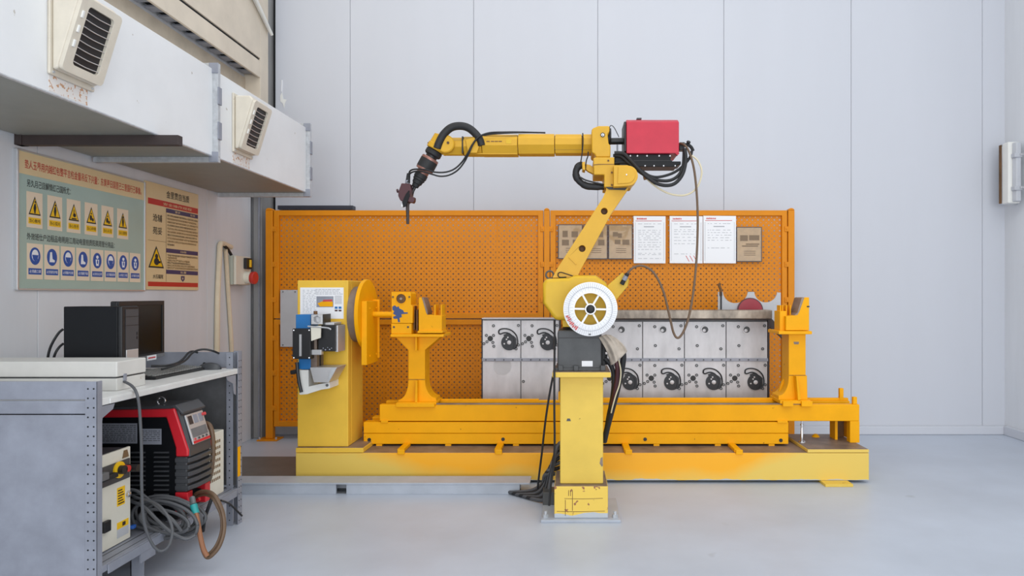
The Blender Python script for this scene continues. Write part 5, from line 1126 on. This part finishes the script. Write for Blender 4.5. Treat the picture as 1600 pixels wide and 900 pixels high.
# monitor
A = Vector((-2.150, 3.235, 0)); Bv = Vector((-2.185, 3.655, 0)); d_ = (Bv-A).normalized(); n_ = Vector((d_.y, -d_.x, 0)); wM = (Bv-A).length
MM = Matrix(((d_.x, n_.x, 0, A.x), (d_.y, n_.y, 0, A.y), (0, 0, 1, 0), (0, 0, 0, 1)))     # x along the screen, y towards the viewer
mo = thing('computer_monitor', (-2.2, 3.45, ZT), 'black flat monitor with dark screen standing behind the computer tower', 'monitor')
part('housing', G().box(0, wM, -0.035, 0, 0.914, 1.21, MM), m_black, mo, 0.006)
part('bezel', G().prism([(0, 0.914), (wM, 0.914), (wM, 1.21), (0, 1.21)], 0, 0.006, 'y', [[(0.02, 0.94), (wM-0.02, 0.94), (wM-0.02, 1.188), (0.02, 1.188)]], MM), m_black, mo, 0.002)
part('screen', G().box(0.018, wM-0.018, 0, 0.002, 0.938, 1.19, MM), m_screen, mo)
part('silver_strip', G().box(0.002, wM-0.002, 0.006, 0.009, 0.914, 0.932, MM), m_galvd, mo, 0.001)
part('white_sticker', G().box(0.24, 0.33, 0.0095, 0.0105, 0.905, 0.93, MM), m_paper, mo); g = G(); g.box(0.25, 0.32, 0.0106, 0.0110, 0.914, 0.921, MM); part('sticker_print', g, m_redink, mo)
part('stand_neck', G().box(wM/2-0.035, wM/2+0.035, -0.05, -0.03, ZT+0.012, 0.98, MM), m_black, mo, 0.004); part('stand_foot', G().box(wM/2-0.11, wM/2+0.11, -0.12, 0.05, ZT, ZT+0.013, MM), m_black, mo, 0.005)
# keyboard and mouse
kb = thing('keyboard', (-2.02, 3.42, ZT), 'worn grey and black keyboard lying on the bench top', 'keyboard')
part('keyboard_body', G().prism([(-2.10, ZT), (-1.945, ZT), (-1.94, ZT+0.012), (-2.10, ZT+0.026)], 3.19, 3.615, 'y'), m_black, kb, 0.003)
kg = mesh('key', G().box(-0.007, 0.007, -0.0075, 0.0075, 0, 0.006), m_key, (0, 0, 0))
for i in range(6):
    for j in range(20):
        x = -1.962-0.022*i; piece('key', kg, kb, (x, 3.212+0.0205*j, ZT+0.0135+(-1.945-x)*0.088))
ms = thing('computer_mouse', (-1.93, 3.62, ZT), 'dark grey computer mouse at the far end of bench', 'mouse')
def mouse_geo():
    g = G(); nn, mm = 16, 8; vs = []; fs = []
    for i in range(nn+1):
        t = i/nn; L_ = 0.055*math.cos(PI*t); ww = 0.032*math.sin(PI*min(max(t, 0.02), 0.98))**0.6; hh = 0.036*math.sin(PI*min(max(t, 0.02), 0.98))**0.7*(0.75+0.25*math.cos(PI*t*0.8))
        for j in range(mm+1):
            a = PI*j/mm; vs.append((-1.93+ww*math.cos(a)*0.9+L_*0.85, 3.645+L_*0.25, ZT+hh*math.sin(a)))
    for i in range(nn):
        for j in range(mm): fs.append((i*(mm+1)+j, (i+1)*(mm+1)+j, (i+1)*(mm+1)+j+1, i*(mm+1)+j+1))
    vs2 = []
    for i in range(nn+1):
        t = i/nn; L_ = 0.058*math.cos(PI*t); sn = math.sin(PI*min(max(t, 0.03), 0.97))
        for j in range(mm+1):
            a = PI*j/mm; vs2.append((-1.93+L_, 3.645+0.030*sn**0.6*math.cos(a), ZT+0.037*sn**0.7*math.sin(a)))
    g.add(vs2, fs); return g
part('shell', mouse_geo(), m_dgrey2, ms, ang=70); part('wheel', G().cyl((-1.96, 3.645-0.004, ZT+0.031), (-1.96, 3.645+0.004, ZT+0.031), 0.007, n=12), m_black, ms)
cable('bench_cable', 'black cable arching over the bench top towards the wall', [(252, 577, 3.30), (270, 572, 3.35), (283, 567, 3.45), (292, 561, 3.52), (300, 552, 3.58), (310, 547, 3.62), (322, 546, 3.64), (336, 549.5, 3.67), (345, 554, 3.76)], 0.0055, m_black, 3.5)
cable('bench_cable', 'shorter black cable arching beside the keyboard', [(236, 572, 3.34), (262, 571, 3.38), (278, 566.5, 3.46), (287, 560, 3.52), (295, 551, 3.58), (302, 549, 3.62), (309, 551, 3.64)], 0.0055, m_black, 3.5)

# ------------------------------------------------------------------ below the bench top
ZS = 0.199
cx_ = thing('control_cabinet', (-2.1, 2.79, ZS), 'cream control cabinet with yellow stickers and rotary switch on lower shelf', 'cabinet')
XC = -1.892
part('body', G().box(-2.36, XC-0.012, 2.642, 2.928, ZS, 0.588), m_dgrey2, cx_, 0.003)
dr_ = part('door', G().box(XC-0.012, XC, 2.64, 2.93, ZS+0.002, 0.592), m_cream, cx_, 0.003)
part('switch_panel', G().box(XC, XC+0.006, 2.645, 2.918, 0.462, 0.545), m_dgrey2, dr_, 0.002)
part('vent_tab', G().prism([(2.875, 0.552), (2.915, 0.552), (2.905, 0.583), (2.885, 0.583)], XC, XC+0.003, 'x'), m_tan2, dr_)
part('switch_ring', G().cyl((XC+0.006, 2.842, 0.513), (XC+0.014, 2.842, 0.513), 0.034, n=22), m_yel, dr_); part('switch_knob', G().cyl((XC+0.014, 2.842, 0.513), (XC+0.034, 2.842, 0.513), 0.018, n=16), m_black, dr_)
part('red_button', G().cyl((XC+0.006, 2.868, 0.512), (XC+0.034, 2.868, 0.512), 0.014, n=16), m_sred, dr_)
part('connector_plug', G().cyl((XC+0.006, 2.905, 0.505), (XC+0.05, 2.905, 0.505), 0.016, n=12), m_black, dr_)
part('lever', G().box(XC+0.006, XC+0.03, 2.72, 2.81, 0.492, 0.512), m_blackm, dr_, 0.005); part('lever_clip', G().box(XC+0.008, XC+0.036, 2.70, 2.745, 0.50, 0.53), m_galvd, dr_, 0.004)
def stick(ya, yb, za, zb, m, nm): return part(nm, G().box(XC, XC+0.001, ya, yb, za, zb), m, dr_)
stick(2.842, 2.892, 0.358, 0.435, m_yel, 'yellow_sticker'); stick(2.842, 2.915, 0.262, 0.290, m_yel, 'yellow_sticker'); stick(2.842, 2.915, 0.225, 0.262, m_plategr, 'data_label')
g = G()
for r in range(6): g.box(XC+0.0012, XC+0.0016, 2.847, 2.887-0.006*(r % 3), 0.365+0.011*r, 0.370+0.011*r)
part('sticker_print', g, m_brown, dr_, kind='stuff'); part('sticker_print', G().box(XC+0.0012, XC+0.0016, 2.875, 2.895, 0.268, 0.284), m_brown, dr_)
part('door_lock', G().lathe([(0.014, 0), (0.013, 0.008), (0.006, 0.012)], (XC, 2.912, 0.392), (1, 0, 0), 14), m_chrome, dr_)
part('hinge', G().box(XC, XC+0.016, 2.745, 2.785, 0.28, 0.325), m_black, dr_, 0.003)
part('blue_tag', G().box(XC-0.004, XC+0.012, 2.93, 2.95, 0.235, 0.25), m_sblue, cx_, 0.002)

Yw, Yx = 3.15, 3.35
wl = thing('welding_machine', (-1.95, 3.25, ZS), 'red and black welding power source with lifting eye on lower shelf', 'welding machine')
zB = 0.222
bp_ = lambda l, a=Yw, b=Yx: G().pprism(l, a, b)
part('black_body', G().prism([(WX(x, Yw), max(WZ(y, Yw), zB)) for x, y in [(150, 645), (262, 645), (276, 702), (276, 812), (150, 812)]], Yw+0.004, Yx-0.004), m_wblack, wl, 0.004)
part('red_frame', bp_([(150, 641), (266, 639), (272, 637.5), (293.7, 703.5), (293.7, 714), (273.8, 714), (273.8, 700), (259, 652.5), (150, 653)], Yw-0.004, Yx+0.004), m_redw, wl, 0.008, seg=3, label='bright red moulded frame')
part('top_cover', bp_([(150, 636), (240, 635), (272, 634), (273, 638), (266, 640), (150, 642)], Yw+0.006, Yx-0.006), m_dgrey2, wl, 0.004)
part('front_shell', bp_([(270, 640), (279, 641), (296, 700), (297, 714), (292, 714), (292, 703)], Yw+0.006, Yx-0.006), m_dgrey2, wl, 0.004)
part('hood', bp_([(263, 634), (274, 632.5), (286, 645), (284, 648.5), (275, 640)], Yw+0.002, Yx-0.002), m_dgrey2, wl, 0.004)
# sloping control panel
A2 = Vector((WX(297, Yw)+0.001, 0, WZ(701, Yw))); B2 = Vector((WX(281.5, Yw)+0.001, 0, WZ(649, Yw))); u2 = (B2-A2).normalized(); n2 = Vector((u2.z, 0, -u2.x)); L2 = (B2-A2).length
MP = Matrix(((u2.x, 0, n2.x, A2.x), (0, 1, 0, 0), (u2.z, 0, n2.z, A2.z), (0, 0, 0, 1)))
cpn = part('control_panel', G().box(0.012, L2-0.006, Yw+0.030, Yx-0.022, -0.004, 0.004, MP), m_alu, wl, 0.002)
part('red_stripe', G().box(0.014, 0.026, Yw+0.032, Yx-0.024, 0.004, 0.0048, MP), m_redw, cpn); part('grey_field', G().box(0.042, 0.085, Yw+0.040, Yx-0.030, 0.004, 0.0048, MP), m_galvd, cpn)
for k in range(3): part('display', G().box(0.105, 0.145, Yw+0.042+0.044*k, Yw+0.074+0.044*k, 0.004, 0.0055, MP), m_brown if k == 0 else m_galv, cpn)
for k in range(4): part('button', G().cyl(MP @ Vector((0.034, Yw+0.05+0.033*k, 0.004)), MP @ Vector((0.034, Yw+0.05+0.033*k, 0.009)), 0.005, n=8), m_redink if k == 0 else m_dgrey, cpn)
part('indicator_knob', G().cyl(MP @ Vector((0.135, Yx-0.035, 0.004)), MP @ Vector((0.135, Yx-0.035, 0.02)), 0.008, n=10), m_redink, cpn)
part('grille_block', G().pbox(273.5, 292, 714, 769, Yw, Yx), m_dgrey2, wl, 0.006)
for k in range(5):
    y = 716+10.8*k
    part('grille_slat', G().prism([(WX(273.5, Yw)-0.0, Yw-0.004), (WX(296, Yw), Yw-0.004), (WX(296, Yw)+0.012, Yw+0.05), (WX(296, Yw)+0.012, Yx-0.05), (WX(296, Yw), Yx+0.002), (WX(280, Yw), Yx+0.002), (WX(280, Yw), Yw+0.01), (WX(273.5, Yw), Yw+0.01)], WZ(y+6.8, Yw), WZ(y, Yw), 'z'), m_dgrey2, wl, 0.003)
part('red_foot', bp_([(273.2, 769.5), (293, 769.5), (293, 799), (273.2, 801)], Yw, Yw+0.045), m_redw, wl, 0.004)
part('lower_front', G().pbox(273.2, 288, 769.5, 801, Yw+0.045, Yx-0.045), m_wblack, wl, 0.004)
part('red_foot', G().box(WX(273.2, Yw), WX(293, Yw), Yx-0.045, Yx, WZ(801, Yw), WZ(769.5, Yw)), m_redw, wl, 0.004)
lv = mesh('louvre', G().prism([(0, 0), (-0.007, -0.003), (-0.007, -0.006), (0, -0.008)], -0.034, 0.034, 'x'), m_dgrey2, (0, 0, 0))
for k in range(11):
    for xx in (215, 252): piece('louvre', lv, wl, (WX(xx, Yw), Yw+0.004, WZ(706+7.3*k, Yw)))
for a, b, c, d in ((156, 214, 661.5, 693), (218.5, 252, 670, 694.5)):
    rp_ = part('rating_plate', G().pbox(a, b, c, d, Yw+0.002, Yw+0.005), m_galv, wl); g = G(); r3 = random.Random(a)
    for r in range(int((d-c-4)/3)):
        x = a+2.5
        while x < b-4: w = r3.uniform(1.5, 7); g.pbox(x, min(x+w, b-2), c+3+3*r, c+4+3*r, Yw+0.0012, Yw+0.002); x += w+r3.uniform(0.8, 3)
    part('plate_print', g, m_dgrey, rp_)
part('lifting_eye', G().tube([W(252+6.2*math.cos(a), 627+6.2*math.sin(a), 3.22) for a in [2*PI*k/18 for k in range(19)]], 0.0042, 8, 1), m_chrome, wl); part('eye_shank', G().cyl(W(252, 632.5, 3.22), W(252, 640, 3.22), 0.007), m_chrome, wl)
for k, xx in enumerate((170, 260)): part('skid', G().pbox(xx, xx+14, 800, 812, Yw+0.02, Yx-0.02) if False else G().box(WX(xx, Yw), WX(xx+14, Yw), Yw+0.02, Yx-0.02, ZS, zB+0.002), m_black, wl)
part('connector', G().cyl(W(292, 776, 3.24), W(303, 777, 3.24), 0.022), m_black, wl); part('connector', G().cyl(W(303, 768, 3.30), W(313, 770, 3.30), 0.020), m_black, wl)
part('red_terminal', G().cyl(W(300, 784, 3.28), W(312, 779, 3.28), 0.010), m_redw, wl)
ck = thing('cooling_unit', (-2.0, 3.52, ZS), 'cream vented cooling unit behind the welding machine', 'cooling unit')
part('body', G().box(-2.20, -1.84, 3.42, 3.615, ZS, 0.53), m_cream, ck, 0.004)
for k in range(7):
    for j in range(6): part('vent_slot', G().box(-1.8402, -1.839, 3.475+0.018*j, 3.486+0.018*j, 0.28+0.032*k, 0.295+0.032*k), m_tan2, ck) if (k+j) % 1 == 0 else None
cable('cooler_hose', 'dark ribbed hose running down between welding machine and cooling unit', [(318, 660, 3.38), (327, 664, 3.37), (332, 680, 3.36), (333, 705, 3.36), (331, 730, 3.36), (326, 752, 3.36), (318, 766, 3.36)], 0.011, m_hosebr, 3.37, 'hose', 10)
part('hose_clamp', G().cyl(W(329.5, 693, 3.36), W(336, 694, 3.36), 0.007, n=8), m_chrome, None, label='small chrome clamp on hose beside the welding machine', cat='clamp')
# coil of grey cable at the shelf edge
g = []; rc_ = random.Random(11)
for k in range(9):
    ph = rc_.uniform(0, 1)
for k in range(8):
    cx0 = -1.815+rc_.uniform(-0.025, 0.025); cy0 = 3.02+0.012*k; cz0 = 0.255+rc_.uniform(-0.02, 0.02); a_, b_ = 0.128+rc_.uniform(-0.035, 0.022), 0.060+rc_.uniform(-0.024, 0.016); tl_ = -0.32+rc_.uniform(-0.12, 0.1)
    pts = []
    for j in range(15):
        t = 2*PI*j/14+0.3*k; ex, ez = a_*math.cos(t), b_*math.sin(t)
        pts.append((cx0+ex*math.cos(tl_)-ez*math.sin(tl_), cy0+0.02*math.sin(t), max(0.208, cz0+ex*math.sin(tl_)+ez*math.cos(tl_)) if cx0+ex*math.cos(tl_) < XF-0.0 else max(0.17, cz0+ex*math.sin(tl_)+ez*math.cos(tl_))))
    g.append(pts)
coil = thing('cable_coil', (-1.815, 3.05, ZS), 'coiled grey cables heaped in front of the welding machine', 'cable coil')
for pts in g: part('loop', G().tube(pts, 0.0074, 9, 4), m_hosegr, coil)
part('loop_tail', G().ptube([(204, 765, 3.02), (215, 768, 3.02), (235, 783, 3.0), (255, 800, 2.98), (272, 815, 2.97), (283, 830, 2.98)], 0.0074, 3.0), m_hosegr, coil)
part('loop_tail', G().ptube([(204, 783, 3.0), (225, 792, 2.98), (245, 812, 2.96), (268, 832, 2.95), (290, 842, 2.95), (305, 836, 2.97)], 0.0074, 3.0), m_hosegr, coil)
# earth lead loop
el = cable('earth_lead', 'thick brown welding lead hanging in a loop off the shelf', [(300, 775, 3.24), (315, 768, 3.18), (330, 770, 3.12), (341, 783, 3.10), (349, 805, 3.10), (350, 830, 3.08), (343, 853, 3.06), (332, 867, 3.05), (324, 871, 3.05), (318, 862, 3.05), (313, 842, 3.05), (310, 820, 3.06), (306.5, 805, 3.08)], 0.0085, m_hosebr, 3.1, 'cable', 10)
part('copper_hose', G().ptube([(305.5, 800, 3.075), (309, 815, 3.055), (313, 838, 3.04), (318, 858, 3.035), (324, 869, 3.035)], 0.0105, 3.05, 10), m_orangehose, el, label='copper brown covered stretch')
part('teal_connector', G().cyl(W(302.5, 789, 3.09), W(306, 803, 3.075), 0.0155), m_teal, el); part('lead_end', G().cyl(W(300.5, 778, 3.12), W(302.5, 789, 3.09), 0.012), m_galvd, el)
cable('earth_lead', 'second brown lead following just inside the thick hanging loop', [(303, 778, 3.25), (318, 773, 3.18), (331, 777, 3.13), (339, 790, 3.12), (346, 808, 3.12), (346, 830, 3.10), (339, 850, 3.08), (330, 862, 3.07), (323, 866, 3.06), (318, 860, 3.06), (314, 845, 3.07)], 0.0068, m_hosebr, 3.1, 'cable', 9)
cable('dark_lead', 'dark lead crossing inside the hanging loop under the shelf', [(331, 778, 3.16), (326, 792, 3.16), (320, 810, 3.18), (317, 830, 3.2)], 0.008, m_blackm, 3.1)
cable('thin_lead', 'thin black lead running along the shelf to the far post', [(345, 782, 3.45), (358, 787, 3.55), (370, 798, 3.62), (378, 806, 3.66)], 0.005, m_black, 3.5)
